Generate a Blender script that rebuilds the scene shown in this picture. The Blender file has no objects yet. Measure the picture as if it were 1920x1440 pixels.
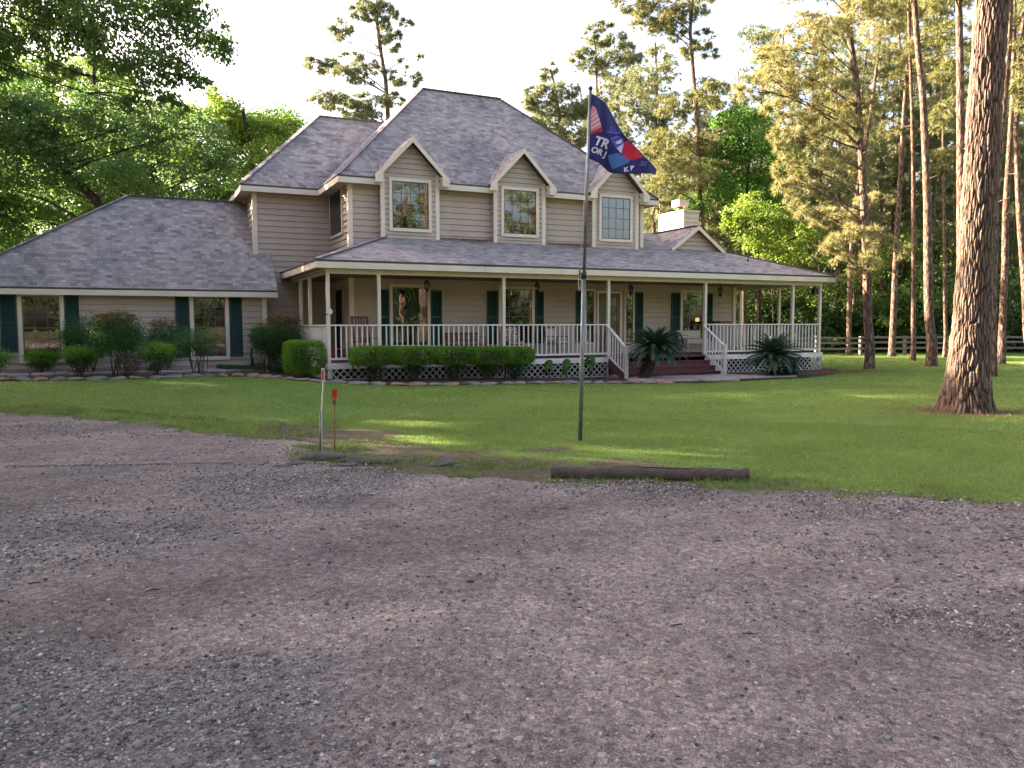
import bpy, math, random
import numpy as np
from mathutils import Vector, Matrix
R=math.radians
S=bpy.context.scene
C=S.collection
# ------------------------------------------------------------------ camera
cam=bpy.data.cameras.new('camera'); cob=bpy.data.objects.new('camera',cam); C.objects.link(cob)
cam.sensor_fit='HORIZONTAL'; cam.sensor_width=36; cam.lens=36*1500/1920; cam.clip_start=.05; cam.clip_end=2000
_y,_p,_r=R(64.7),.0721,.0029
fw=Vector((math.cos(_y),math.sin(_y),0)); rt=Vector((math.sin(_y),-math.cos(_y),0)); up=Vector((0,0,1))
F=fw*math.cos(_p)-up*math.sin(_p); U=up*math.cos(_p)+fw*math.sin(_p)
X=rt*math.cos(_r)+U*math.sin(_r)*-1; Yv=U*math.cos(_r)+rt*math.sin(_r)
M=Matrix((X,Yv,-F)).transposed().to_4x4(); M.translation=Vector((-4.92,-22.34,1.6)); cob.matrix_world=M
S.camera=cob
# ------------------------------------------------------------------ light
SUN_AZ,SUN_EL=R(133.5),R(20)
w=bpy.data.worlds.new('World'); S.world=w; w.use_nodes=True
nt=w.node_tree; bg=nt.nodes['Background']; sky=nt.nodes.new('ShaderNodeTexSky'); sky.sky_type='NISHITA'
sky.sun_disc=False; sky.sun_elevation=SUN_EL; sky.sun_rotation=R(90)-SUN_AZ; sky.air_density=1.0; sky.dust_density=4.5; sky.ozone_density=.6
mx=nt.nodes.new('ShaderNodeMix'); mx.data_type='RGBA'; mx.blend_type='MULTIPLY'; mx.inputs[0].default_value=1
nt.links.new(sky.outputs[0],mx.inputs[6]); mx.inputs[7].default_value=(1.09,.975,.975,1)
nt.links.new(mx.outputs[2],bg.inputs[0]); bg.inputs[1].default_value=.066
sl=bpy.data.lights.new('sun','SUN'); so=bpy.data.objects.new('sun',sl); C.objects.link(so)
sl.energy=5.0; sl.angle=R(.6); sl.color=(1,.84,.62)
sd=Vector((math.cos(SUN_AZ)*math.cos(SUN_EL),math.sin(SUN_AZ)*math.cos(SUN_EL),math.sin(SUN_EL)))
so.rotation_euler=sd.to_track_quat('Z','Y').to_euler()
S.view_settings.view_transform='Standard'; S.view_settings.look='None'; S.view_settings.gamma=1; S.view_settings.exposure=3.5
try:
    S.cycles.max_bounces=6; S.cycles.transparent_max_bounces=8; S.cycles.diffuse_bounces=3
except Exception: pass
# ------------------------------------------------------------------ helpers
rng=np.random.default_rng(7); random.seed(7)
def ss(a,b,t):
    t=np.clip((np.asarray(t,float)-a)/(b-a),0,1); return t*t*(3-2*t)
def gz(x,y): return ss(-10,0,y)*(.06+.22*ss(2,-4,x)-.15*ss(2,9,x))
def gzf(x,y): return float(gz(x,y))
_h=rng.random((256,256))
def vnoise(x,y,s=1.,seed=0):
    x=np.asarray(x,float)*s+seed*17.3; y=np.asarray(y,float)*s+seed*9.1
    xi=np.floor(x).astype(int); yi=np.floor(y).astype(int); fx=x-xi; fy=y-yi
    fx=fx*fx*(3-2*fx); fy=fy*fy*(3-2*fy)
    a=_h[xi%256,yi%256];b=_h[(xi+1)%256,yi%256];c=_h[xi%256,(yi+1)%256];d=_h[(xi+1)%256,(yi+1)%256]
    return (a*(1-fx)+b*fx)*(1-fy)+(c*(1-fx)+d*fx)*fy
def fbm(x,y,s=1.,o=3,seed=0):
    t=0;k=0
    for i in range(o): t=t+vnoise(x,y,s*2**i,seed+i)/2**i; k+=1/2**i
    return t/k
def tag(o,label=None,cat=None,group=None,kind=None):
    if label: o['label']=label
    if cat: o['category']=cat
    if group: o['group']=group
    if kind: o['kind']=kind
    return o
def empty(name,loc,label=None,cat=None,group=None,rz=0):
    o=bpy.data.objects.new(name,None); C.objects.link(o); o.location=loc; o.rotation_euler=(0,0,rz); o.empty_display_size=.2
    return tag(o,label,cat,group)
def link(name,me,parent=None,loc=None):
    o=bpy.data.objects.new(name,me); C.objects.link(o)
    if parent is not None: o.parent=parent
    if loc is not None: o.location=loc
    return o
def npmesh(name,v,f,m,smooth=False,attrs=None,uv=None):
    v=np.asarray(v,np.float32); f=np.asarray(f,np.int32); me=bpy.data.meshes.new(name)
    n,k=f.shape; me.vertices.add(len(v)); me.vertices.foreach_set('co',v.ravel())
    me.loops.add(n*k); me.loops.foreach_set('vertex_index',f.ravel())
    me.polygons.add(n); me.polygons.foreach_set('loop_start',np.arange(0,n*k,k,dtype=np.int32))
    if smooth: me.polygons.foreach_set('use_smooth',np.ones(n,bool))
    me.update(calc_edges=True)
    for a,d in (attrs or {}).items():
        at=me.attributes.new(a,'FLOAT','POINT'); at.data.foreach_set('value',np.asarray(d,np.float32))
    if m: me.materials.append(m)
    return me
class MB:
    """collects polygons; lives in the coordinates of its parent"""
    def __init__(s): s.v=[];s.f=[];s.uv=[];s.sm=[]
    def poly(s,pts,uv=None,sm=False):
        i=len(s.v); s.v+= [tuple(p) for p in pts]; s.f.append(tuple(range(i,i+len(pts)))); s.uv.append(uv or [(p[0],p[1]) for p in pts]); s.sm.append(sm)
    def box(s,x0,x1,y0,y1,z0,z1): s.hexa([(x0,y0,z0),(x1,y0,z0),(x1,y1,z0),(x0,y1,z0)],[(x0,y0,z1),(x1,y0,z1),(x1,y1,z1),(x0,y1,z1)])
    def hexa(s,b,t):
        n=len(b); s.poly(list(reversed(b))); s.poly(t)
        for i in range(n):
            j=(i+1)%n; s.poly([b[i],b[j],t[j],t[i]])
    def fbox(s,O,U_,N,u0,u1,n0,n1,z0,z1):
        P=lambda u,n,z:O+U_*u+N*n+Vector((0,0,z))
        s.hexa([P(u0,n1,z0),P(u1,n1,z0),P(u1,n0,z0),P(u0,n0,z0)],[P(u0,n1,z1),P(u1,n1,z1),P(u1,n0,z1),P(u0,n0,z1)])
    def bar(s,a,b,w,h=None,up_=(0,0,1)):
        h=h or w; a=Vector(a);b=Vector(b); d=(b-a).normalized(); u=Vector(up_)
        if abs(d.dot(u))>.98: u=Vector((0,1,0))
        x=d.cross(u).normalized(); y=x.cross(d)
        q=[x*sx*w/2+y*sy*h/2 for sx,sy in ((-1,-1),(1,-1),(1,1),(-1,1))]
        s.hexa([a+k for k in q],[b+k for k in q])
    def tube(s,pts,rad,n=8,cap=True):
        pts=[Vector(p) for p in pts]; 
        if not hasattr(rad,'__len__'): rad=[rad]*len(pts)
        i0=len(s.v); x=None
        for k,p in enumerate(pts):
            d=(pts[min(k+1,len(pts)-1)]-pts[max(k-1,0)]).normalized()
            if x is None: x=d.cross(Vector((.3,.9,.1))).normalized()
            x=(x-d*x.dot(d)).normalized(); y=d.cross(x)
            for j in range(n):
                a=2*math.pi*j/n; s.v.append(tuple(p+(x*math.cos(a)+y*math.sin(a))*rad[k]))
        for k in range(len(pts)-1):
            for j in range(n):
                a=i0+k*n+j;b=i0+k*n+(j+1)%n
                s.f.append((a,b,b+n,a+n)); s.uv.append([(0,0)]*4); s.sm.append(True)
        if cap:
            for base,rev in ((i0,True),(i0+(len(pts)-1)*n,False)):
                r_=list(range(base,base+n)); s.f.append(tuple(reversed(r_)) if rev else tuple(r_)); s.uv.append([(0,0)]*n); s.sm.append(False)
    def lathe(s,c,prof,n=16):
        c=Vector(c); s.tube([c+Vector((0,0,z)) for r_,z in prof],[max(r_,.001) for r_,z in prof],n)
    def mesh(s,name,m):
        me=bpy.data.meshes.new(name); me.from_pydata(s.v,[],s.f); uvl=me.uv_layers.new(name='UVMap')
        fl=[c for u in s.uv for q in u for c in q]; uvl.data.foreach_set('uv',fl); me.polygons.foreach_set('use_smooth',s.sm)
        me.materials.append(m); me.update(); return me
    def build(s,name,m,parent=None,loc=None): return link(name,s.mesh(name,m),parent,loc)
# ------------------------------------------------------------------ materials
class NT:
    def __init__(s,name):
        s.m=bpy.data.materials.new(name); s.m.use_nodes=True; s.t=s.m.node_tree; s.b=s.t.nodes['Principled BSDF']
    def n(s,ty,**k):
        x=s.t.nodes.new('ShaderNode'+ty)
        for a,b in k.items(): setattr(x,a,b)
        return x
    def l(s,a,b): s.t.links.new(a,b)
    def coord(s,kind='Object',scale=(1,1,1)):
        c=s.n('TexCoord'); mp=s.n('Mapping'); mp.inputs['Scale'].default_value=scale; s.l(c.outputs[kind],mp.inputs[0]); return mp.outputs[0]
    def noise(s,vec,scale,det=4,rough=.55):
        x=s.n('TexNoise'); x.inputs['Scale'].default_value=scale; x.inputs['Detail'].default_value=det; x.inputs['Roughness'].default_value=rough; s.l(vec,x.inputs['Vector']); return x.outputs['Fac']
    def ramp(s,fac,stops):
        x=s.n('ValToRGB'); e=x.color_ramp.elements
        while len(e)<len(stops): e.new(.5)
        for q,(p,c) in zip(e,stops): q.position=p; q.color=(*c,1) if len(c)==3 else c
        s.l(fac,x.inputs[0]); return x.outputs[0]
    def mix(s,fac,a,b,mode='MIX'):
        x=s.n('Mix',data_type='RGBA',blend_type=mode)
        for i,v in ((0,fac),(6,a),(7,b)):
            if hasattr(v,'links'): s.l(v,x.inputs[i])
            elif i==0: x.inputs[0].default_value=v
            else: x.inputs[i].default_value=(*v,1)
        return x.outputs[2]
    def math(s,op,a,b=None):
        x=s.n('Math',operation=op)
        for i,v in ((0,a),(1,b)):
            if v is None: continue
            if hasattr(v,'links'): s.l(v,x.inputs[i])
            else: x.inputs[i].default_value=v
        return x.outputs[0]
    def bump(s,h,dist=.01,st=.6):
        x=s.n('Bump'); x.inputs['Distance'].default_value=dist; x.inputs['Strength'].default_value=st; s.l(h,x.inputs['Height']); s.l(x.outputs[0],s.b.inputs['Normal'])
    def fin(s,col=None,rough=.8,spec=.3):
        if col is not None:
            if hasattr(col,'links'): s.l(col,s.b.inputs['Base Color'])
            else: s.b.inputs['Base Color'].default_value=(*col,1)
        s.b.inputs['Roughness'].default_value=rough; s.b.inputs['Specular IOR Level'].default_value=spec; return s.m
def sc(c,k): return tuple(min(1,x*k) for x in c)
def paint(name,c,rough=.6,var=.18,scale=3,bumpd=.002,spec=.3,metal=0,streak=(1,1,1)):
    t=NT(name); v=t.coord('Object',streak); f=t.noise(v,scale,5); col=t.ramp(f,[(.3,sc(c,1-var)),(.7,sc(c,1+var*.6))])
    t.bump(t.noise(v,scale*14,3),bumpd,.5); t.b.inputs['Metallic'].default_value=metal
    return t.fin(col,rough,spec)
def leafmat(name,c1,c2,trans=.45,scale=.6,rough=.5,c3=None):
    t=NT(name); g=t.n('NewGeometry'); v=t.coord('Object')
    col=t.mix(t.noise(v,scale,2),c1,c2)
    rnd=g.outputs['Random Per Island']; col=t.mix(t.math('MULTIPLY',rnd,.55),col,sc(c1,.55))
    if c3: col=t.mix(t.math('GREATER_THAN',rnd,.8),col,c3)
    t.fin(col,rough,.35); tr=t.n('BsdfTranslucent'); t.l(col,tr.inputs[0]); mxs=t.n('MixShader'); mxs.inputs[0].default_value=trans
    t.l(t.b.outputs[0],mxs.inputs[1]); t.l(tr.outputs[0],mxs.inputs[2]); t.l(mxs.outputs[0],t.t.nodes['Material Output'].inputs[0]); return t.m
m_siding=paint('taupe siding',(.43,.345,.285),.65,.14,.9,.0015,streak=(1,1,.5))
m_siding_porch=m_siding
m_trim=paint('cream trim',(.66,.56,.45),.5,.1,2,.001)
m_rail=paint('white rail paint',(.70,.63,.56),.5,.12,3,.001)
m_shut=paint('green shutter',(.016,.046,.040),.55,.2,2,.001)
m_dark=paint('dark metal',(.02,.018,.018),.45,.2,6,.001,.5)
m_black=paint('unlit depth black',(.012,.010,.010),.9,.2,3,.001)  # near-black painted in for unlit depth behind windows and lattice
m_soffit=paint('soffit board',(.36,.29,.22),.7,.12,2)
m_ceil=paint('porch ceiling boards',(.24,.15,.095),.6,.2,2,.002,streak=(.3,4,1))
m_deck=paint('oxblood deck paint',(.115,.042,.045),.6,.25,2,.002)
m_door=paint('mahogany door',(.10,.028,.016),.35,.3,3,.001,.5,streak=(6,6,.5))
m_lattice=paint('pale lattice',(.42,.37,.34),.7,.22,5)
m_fence=paint('weathered rail wood',(.15,.13,.12),.85,.3,4,.004,streak=(.4,.4,3))
m_log=paint('weathered timber',(.10,.072,.058),.85,.35,5,.012,streak=(.5,6,6))
m_stone=paint('grey flagstone',(.17,.15,.135),.85,.3,5,.01)
m_stone2=paint('rust flagstone',(.25,.15,.105),.85,.3,5,.01)
m_stone3=paint('greenish flagstone',(.19,.18,.14),.85,.3,5,.01)
m_pave=paint('pale flagstone paving',(.33,.27,.25),.85,.25,4,.008)
m_pole=paint('galvanised pole',(.17,.19,.195),.45,.3,6,.001,.5,.6)
m_wicker=paint('white wicker',(.5,.46,.42),.7,.2,20,.004)
m_redwood=paint('red brown wood',(.16,.05,.03),.5,.3,5)
m_redplastic=paint('red plastic reflector',(.45,.02,.01),.35,.15,5)
m_white=paint('white plastic',(.62,.58,.53),.5,.12,5)
m_rust=paint('rusty rod',(.22,.07,.035),.8,.3,20)
m_yard=paint('dark mulch',(.055,.038,.03),.95,.5,14,.02)
m_blind=paint('window shade cloth',(.34,.37,.33),.8,.1,3)
m_cream=paint('cream shade',(.5,.42,.33),.8,.1,3)
def shingle():
    t=NT('asphalt shingles'); c=t.n('TexCoord'); 
    def br(w,h,o,c1,c2,mort):
        b=t.n('TexBrick'); b.offset=o; b.inputs['Scale'].default_value=1; b.inputs['Brick Width'].default_value=w; b.inputs['Row Height'].default_value=h
        b.inputs['Mortar Size'].default_value=mort; b.inputs['Color1'].default_value=(*c1,1); b.inputs['Color2'].default_value=(*c2,1); b.inputs['Mortar'].default_value=(.03,.028,.03,1); b.inputs['Bias'].default_value=0
        t.l(c.outputs['UV'],b.inputs['Vector']); return b
    a=br(.17,.125,.37,(.17,.157,.148),(.43,.395,.375),.003); b=br(.27,.125,.61,(.165,.152,.143),(.43,.39,.365),.0)
    col=t.mix(.5,a.outputs[0],b.outputs[0]); n1=t.noise(c.outputs['UV'],.55,4); col=t.mix(1,col,t.ramp(n1,[(.25,(.72,.72,.76)),(.75,(1.18,1.08,1.05))]),'MULTIPLY')
    g=t.noise(c.outputs['UV'],60,2); col=t.mix(1,col,t.ramp(g,[(.3,(.75,.75,.75)),(.7,(1.2,1.2,1.2))]),'MULTIPLY')
    h=t.math('ADD',t.math('MULTIPLY',g,.25),t.math('ADD',t.math('MULTIPLY',b.outputs[0],1.2),t.math('MULTIPLY',a.outputs['Fac'],-.6)))
    t.bump(h,.012,.9); return t.fin(col,.95,.1)
m_shingle=shingle()
def bark(name,c1,c2,c3,sx,d,fine=1):
    t=NT(name); v=t.coord('Object',(sx,sx,sx*.28)); vo=t.n('TexVoronoi',feature='DISTANCE_TO_EDGE'); vo.inputs['Scale'].default_value=1
    ns=t.n('TexNoise'); ns.inputs['Scale'].default_value=2.2; t.l(v,ns.inputs['Vector']); vv=t.n('VectorMath',operation='ADD'); t.l(v,vv.inputs[0]); t.l(ns.outputs['Color'],vv.inputs[1]); t.l(vv.outputs[0],vo.inputs['Vector'])
    col=t.ramp(vo.outputs[0],[(.0,c1),(.12,c2),(.5,c3)]); f=t.noise(v,3,5,.7); col=t.mix(1,col,t.ramp(f,[(.3,(.6,.58,.58)),(.7,(1.35,1.3,1.25))]),'MULTIPLY')
    h=t.math('ADD',t.math('MINIMUM',vo.outputs[0],.25),t.math('MULTIPLY',f,.25)); t.bump(h,d,1); return t.fin(col,.95,.1)
m_bark=bark('pine bark',(.04,.027,.022),(.13,.088,.07),(.27,.19,.155),9,.05)
m_barkbig=bark('big pine bark',(.05,.032,.026),(.14,.085,.065),(.24,.155,.12),14,.02)
m_barkoak=bark('oak bark',(.02,.016,.012),(.05,.04,.03),(.09,.075,.06),10,.03)
m_needle=leafmat('pine needles',(.15,.18,.055),(.22,.22,.075),.35,.5,c3=(.27,.20,.09))
m_needlesun=leafmat('pine needles tinted sunlit',(.24,.25,.085),(.33,.31,.12),.4,.5,c3=(.38,.28,.14))  # lighter copy of the needle colour, sunlight painted in
m_needlefar=leafmat('far pine needles',(.15,.19,.075),(.22,.24,.105),.35,.5,c3=(.27,.24,.13))
m_oak=leafmat('oak leaves',(.115,.205,.04),(.18,.27,.06),.6,.4)
m_oakdark=leafmat('dark leaves',(.095,.175,.05),(.14,.22,.06),.52,.4)
m_ylw=leafmat('yellow green leaves',(0.150,0.250,0.025),(0.237,0.312,0.037),.5,.5)
m_grn=leafmat('bright green leaves',(0.078,0.195,0.026),(0.143,0.260,0.039),.5,.5)
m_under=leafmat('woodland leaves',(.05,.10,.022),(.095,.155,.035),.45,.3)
m_underlit=leafmat('woodland leaves tinted sunlit',(.12,.19,.03),(.19,.25,.05),.5,.3)  # lighter copy of the undergrowth leaves, sunlit look put into the colour
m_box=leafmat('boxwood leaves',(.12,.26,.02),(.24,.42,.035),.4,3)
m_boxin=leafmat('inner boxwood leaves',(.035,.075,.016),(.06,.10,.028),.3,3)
m_nand=leafmat('nandina leaves',(0.045,0.128,0.033),(0.090,0.180,0.045),.4,2)
m_nandred=leafmat('nandina young leaves',(.22,.085,.03),(.30,.13,.05),.4,2,c3=(.12,.13,.04))
m_varieg=leafmat('variegated leaves',(.10,.10,.03),(.16,.12,.05),.4,3,c3=(.2,.08,.03))
m_sago=leafmat('sago fronds',(.03,.075,.04),(.06,.12,.06),.2,2,.32)
m_ear=leafmat('elephant ear leaf',(.05,.14,.03),(.09,.2,.04),.4,2)
m_grass=leafmat('grass blades',(.175,.285,.066),(.29,.37,.09),.45,.35,.6,c3=(.22,.27,.08))
m_weed=leafmat('weeds',(.15,.24,.06),(.24,.31,.08),.45,1,c3=(.26,.22,.10))
m_stem=paint('twigs',(.055,.042,.03),.9,.3,9)
def glass(name,refl,tint=(.02,.02,.018)):
    t=NT(name); gl=t.n('BsdfGlossy'); gl.inputs['Roughness'].default_value=.01; gl.inputs[0].default_value=(.9,.93,.95,1)
    tr=t.n('BsdfTransparent'); tr.inputs[0].default_value=(.7,.7,.68,1); fr=t.n('Fresnel'); fr.inputs[0].default_value=1.5
    fac=t.math('ADD',t.math('MULTIPLY',fr.outputs[0],1.3),refl); mxs=t.n('MixShader'); t.l(fac,mxs.inputs[0]); t.l(tr.outputs[0],mxs.inputs[1]); t.l(gl.outputs[0],mxs.inputs[2])
    v=t.coord('Object'); b=t.n('Bump'); b.inputs['Distance'].default_value=.006; b.inputs['Strength'].default_value=.35; t.l(t.noise(v,1.4,2),b.inputs['Height']); t.l(b.outputs[0],gl.inputs['Normal'])
    t.l(mxs.outputs[0],t.t.nodes['Material Output'].inputs[0]); return t.m
m_glass=glass('window glass',.01)
def ground_mat():
    t=NT('lawn soil and turf'); v=t.coord('Object'); at=t.n('Attribute',attribute_name='bare')
    turf=t.ramp(t.noise(v,14,5,.7),[(.3,(.07,.115,.03)),(.6,(.15,.22,.05)),(.8,(.22,.28,.065))]); big=t.noise(v,.35,4)
    turf=t.mix(1,turf,t.ramp(big,[(.3,(.85,.9,.9)),(.7,(1.25,1.15,.95))]),'MULTIPLY')
    dirt=t.ramp(t.noise(v,9,6,.7),[(.3,(.06,.05,.03)),(.55,(.12,.10,.06)),(.8,(.20,.165,.115))])
    f=t.math('MULTIPLY',t.math('SUBTRACT',t.math('ADD',at.outputs['Fac'],t.math('MULTIPLY',t.math('SUBTRACT',t.noise(v,3,5,.7),.5),1.1)),.45),5); cl=t.n('Clamp'); t.l(f,cl.inputs[0])
    t.bump(t.noise(v,30,4,.7),.03,.8); return t.fin(t.mix(cl.outputs[0],turf,dirt),.95,.1)
m_ground=ground_mat()
def drive_mat():
    t=NT('gravel drive'); v=t.coord('Object'); 
    a=t.ramp(t.noise(v,.45,5,.65),[(.28,(.185,.155,.145)),(.5,(.26,.216,.198)),(.72,(.35,.285,.25))])
    vo=t.n('TexVoronoi'); vo.inputs['Scale'].default_value=115; t.l(v,vo.inputs['Vector'])
    vo2=t.n('TexVoronoi'); vo2.inputs['Scale'].default_value=32; t.l(v,vo2.inputs['Vector'])
    bw=t.n('RGBToBW'); t.l(vo.outputs['Color'],bw.inputs[0]); bw2=t.n('RGBToBW'); t.l(vo2.outputs['Color'],bw2.inputs[0])
    c=t.mix(1,a,t.ramp(bw.outputs[0],[(.15,(.58,.57,.57)),(.5,(.94,.94,.93)),(.78,(1.22,1.2,1.18)),(.93,(1.75,1.7,1.66))]),'MULTIPLY')
    c=t.mix(1,c,t.ramp(bw2.outputs[0],[(.2,(.68,.66,.65)),(.6,(1,1,1)),(.84,(1.2,1.18,1.15)),(.9,(1.5,1.47,1.45))]),'MULTIPLY')
    c=t.mix(1,c,t.ramp(t.noise(v,1.7,6,.75),[(.33,(.72,.69,.68)),(.5,(1.,.99,.98)),(.7,(1.15,1.13,1.10))]),'MULTIPLY')
    v2=t.coord('Object',(.22,1.0,1)); c=t.mix(1,c,t.ramp(t.noise(v2,.9,5,.6),[(.35,(.80,.78,.78)),(.52,(1,1,1)),(.68,(1.22,1.19,1.15))]),'MULTIPLY')
    h=t.math('ADD',t.math('MULTIPLY',vo.outputs['Distance'],-.6),t.math('MULTIPLY',t.noise(v,7,5,.7),1.6)); t.bump(h,.02,.85); return t.fin(c,.92,.2)
m_drive=drive_mat()
def pebmat():
    t=NT('pebbles'); g=t.n('NewGeometry'); r_=g.outputs['Random Per Island']
    c=t.ramp(r_,[(0,(.06,.052,.05)),(.3,(.14,.118,.108)),(.55,(.24,.20,.175)),(.75,(.21,.205,.205)),(.9,(.34,.31,.285)),(1,(.52,.49,.46))]); return t.fin(c,.85,.25)
m_peb=pebmat()
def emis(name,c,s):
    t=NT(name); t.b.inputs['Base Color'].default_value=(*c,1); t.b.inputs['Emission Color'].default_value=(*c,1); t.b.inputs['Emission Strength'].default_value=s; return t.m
m_sunglint=emis('painted orange reflection',(1,.42,.12),.35)  # glowing orange that stands for a sun reflection on the glass
# ================================================================== GROUND
edge=[(-60,14),(-22,3),(-12,-1.6),(-9,-3.8),(-7.1,-5.67),(-4.58,-8.32),(-2.91,-11.24),(-2.95,-12.6),(-2.75,-13.5),(-1.9,-14.5),(-1.11,-15.28),(0.51,-16.35),(2.24,-17.9),(4.5,-19.8),(8,-22.6),(14,-27),(40,-46),(90,-80)]
EP=np.array(edge,float)
def sdist(x,y):
    """signed distance to the edge of the drive: positive on the drive"""
    x=np.asarray(x,float);y=np.asarray(y,float); best=np.full(x.shape,1e9); sg=np.ones(x.shape)
    for (x0,y0),(x1,y1) in zip(EP[:-1],EP[1:]):
        dx,dy=x1-x0,y1-y0; t=np.clip(((x-x0)*dx+(y-y0)*dy)/(dx*dx+dy*dy),0,1); px=x-x0-t*dx; py=y-y0-t*dy; d=np.hypot(px,py)
        s=np.where(dx*(y-y0)-dy*(x-x0)<0,1,-1); m=d<best; best=np.where(m,d,best); sg=np.where(m,s,sg)
    return best*sg
def sdn(x,y): return sdist(x,y)+(fbm(x,y,1.6,3,2)-.5)*.55+(fbm(x,y,7,2,5)-.5)*.22
def bare(x,y):
    s=sdn(x,y)
    b=ss(-.5,-.05,s)*.75
    p=ss(-2.3,-.7,s)*ss(-4.0,-2.6,x)*ss(2.0,.3,x)*(.15+1.75*fbm(x,y,1.1,3,9)); b=np.maximum(b,p)
    b=np.maximum(b,np.exp(-(((x-.2)/1.4)**2+((y+13.3)/.45)**2))*.8*fbm(x,y,2,2,3)*1.6)
    b=np.maximum(b,np.exp(-(((x+1.2)/.9)**2+((y+12.9)/.5)**2))*1.1*fbm(x,y,2.2,2,4)*1.3)
    d=np.hypot(x-8.95,y+12.63); b=np.maximum(b,ss(1.15,.5,d)); return np.clip(b,0,1)
gx=np.concatenate([[-400,-200,-100,-60,-40,-28,-20],np.arange(-16,34,.25),np.arange(34,60,1.5),[65,80,100,150,250,400]])
gy=np.concatenate([[-400,-200,-100,-60,-45,-36],np.arange(-30,16,.25),np.arange(16,50,2),[60,80,120,200,300,500]])
XX,YY=np.meshgrid(gx,gy,indexing='ij'); ZZ=gz(XX,YY)+(fbm(XX,YY,.5,2,11)-.5)*.03*ss(-24,-20,YY)
nx,ny=len(gx),len(gy); I=np.arange(nx*ny).reshape(nx,ny)
faces=np.stack([I[:-1,:-1],I[1:,:-1],I[1:,1:],I[:-1,1:]],-1).reshape(-1,4)
dz=np.where(sdist(XX,YY)>.3,-.05,0)
g=link('ground',npmesh('ground',np.stack([XX,YY,ZZ+dz],-1).reshape(-1,3),faces,m_ground,True,{'bare':bare(XX,YY).ravel()})); tag(g,kind='structure')
# drive sheet: fine cells inside the edge, rim snapped to it
dx_=np.arange(-17,16,.1); dy_=np.arange(-32,1.5,.1); A,B=np.meshgrid(dx_,dy_,indexing='ij'); sdv=sdn(A,B)
gxx,gyy=np.gradient(sdv,.1); gn=np.hypot(gxx,gyy)+1e-6; snap=np.abs(sdv)<.12
A2=np.where(snap,A-sdv*gxx/gn**2*.9,A); B2=np.where(snap,B-sdv*gyy/gn**2*.9,B)
Z2=gz(A2,B2)+.008+(fbm(A2,B2,.5,2,11)-.5)*.03*ss(-24,-20,B2)+(fbm(A2,B2,1.2,3,21)-.5)*.022*ss(0,1,sdv)+.012*ss(0,.3,sdv)
I=np.arange(A.size).reshape(A.shape); ins=sdv>-.06; cm=ins[:-1,:-1]&ins[1:,:-1]&ins[1:,1:]&ins[:-1,1:]
fc=np.stack([I[:-1,:-1],I[1:,:-1],I[1:,1:],I[:-1,1:]],-1)[cm]
used=np.unique(fc); remap=-np.ones(A.size,int); remap[used]=np.arange(len(used))
o=link('driveway',npmesh('driveway',np.stack([A2,B2,Z2],-1).reshape(-1,3)[used],remap[fc],m_drive,True)); tag(o,kind='structure')
mb=MB(); mb.poly([(-80,-80,-.03),(60,-80,-.03),(60,-31.9,.0),(-17,-31.9,.0),(-80,-31.9,-.03)]); mb.poly([(-80,-31.9,-.03),(-16.95,-31.9,0),(-16.95,1.4,.2),(-80,20,.2)])
mb.poly([(15.9,-31.9,0),(60,-31.9,-.03),(60,-60,-.04),(15.9,-60,-.04)])
tag(mb.build('driveway',m_drive),kind='structure')
# planting bed (mulch) and paths
def sheet(name,poly,m,dz,step=.35):
    from mathutils.geometry import tessellate_polygon
    pts=[]
    for a,b in zip(poly,poly[1:]+poly[:1]):
        n=max(1,int(math.dist(a,b)/step)); pts+= [(a[0]+(b[0]-a[0])*i/n,a[1]+(b[1]-a[1])*i/n) for i in range(n)]
    x=np.array([p[0] for p in pts]);y=np.array([p[1] for p in pts])
    jx=x+(vnoise(x,y,2.3,3)-.5)*.14; jy=y+(vnoise(x,y,2.3,6)-.5)*.14
    x0,x1,y0,y1=jx.min(),jx.max(),jy.min(),jy.max(); ax=np.arange(x0,x1+.2,.2); ay=np.arange(y0,y1+.2,.2)
    A,B=np.meshgrid(ax,ay,indexing='ij')
    def inside(px,py):
        c=np.zeros(px.shape,bool); n=len(jx); j=n-1
        for i in range(n):
            m_=((jy[i]>py)!=(jy[j]>py))&(px<(jx[j]-jx[i])*(py-jy[i])/(jy[j]-jy[i]+1e-12)+jx[i]); c^=m_; j=i
        return c
    I_=inside(A,B); idx=np.arange(A.size).reshape(A.shape); cm=I_[:-1,:-1]&I_[1:,:-1]&I_[1:,1:]&I_[:-1,1:]
    f=np.stack([idx[:-1,:-1],idx[1:,:-1],idx[1:,1:],idx[:-1,1:]],-1)[cm]; Z=gz(A,B)+dz+(fbm(A,B,2,2,8)-.5)*.02
    us=np.unique(f); rm=-np.ones(A.size,int); rm[us]=np.arange(len(us))
    return tag(link(name,npmesh(name,np.stack([A,B,Z],-1).reshape(-1,3)[us],rm[f],m,True)),kind='structure')
bedline=[(-14,3.0),(-10,1.9),(-7.95,1.15),(-6.15,.2),(-4.34,-.2),(-2.97,.75),(-1.9,.7),(-1.18,-.32),(-.44,-1.4),(.66,-2.1),(1.95,-2.55),(3.33,-2.85),(4.97,-2.79),(6.81,-2.7),(8.18,-3.2),(8.98,-3.6)]
bedpoly=bedline+[(10.2,-3.9),(12.69,-3.6),(14.04,-3.6),(15.65,-3.1),(17.6,-1.9),(19.2,-.4),(19.3,1),(18.3,1),(9,0.2),(0,.3),(-1,4.7),(-9.5,4.7),(-14,4.7)]
sheet('flower_bed',bedpoly,m_yard,.035)
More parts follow.
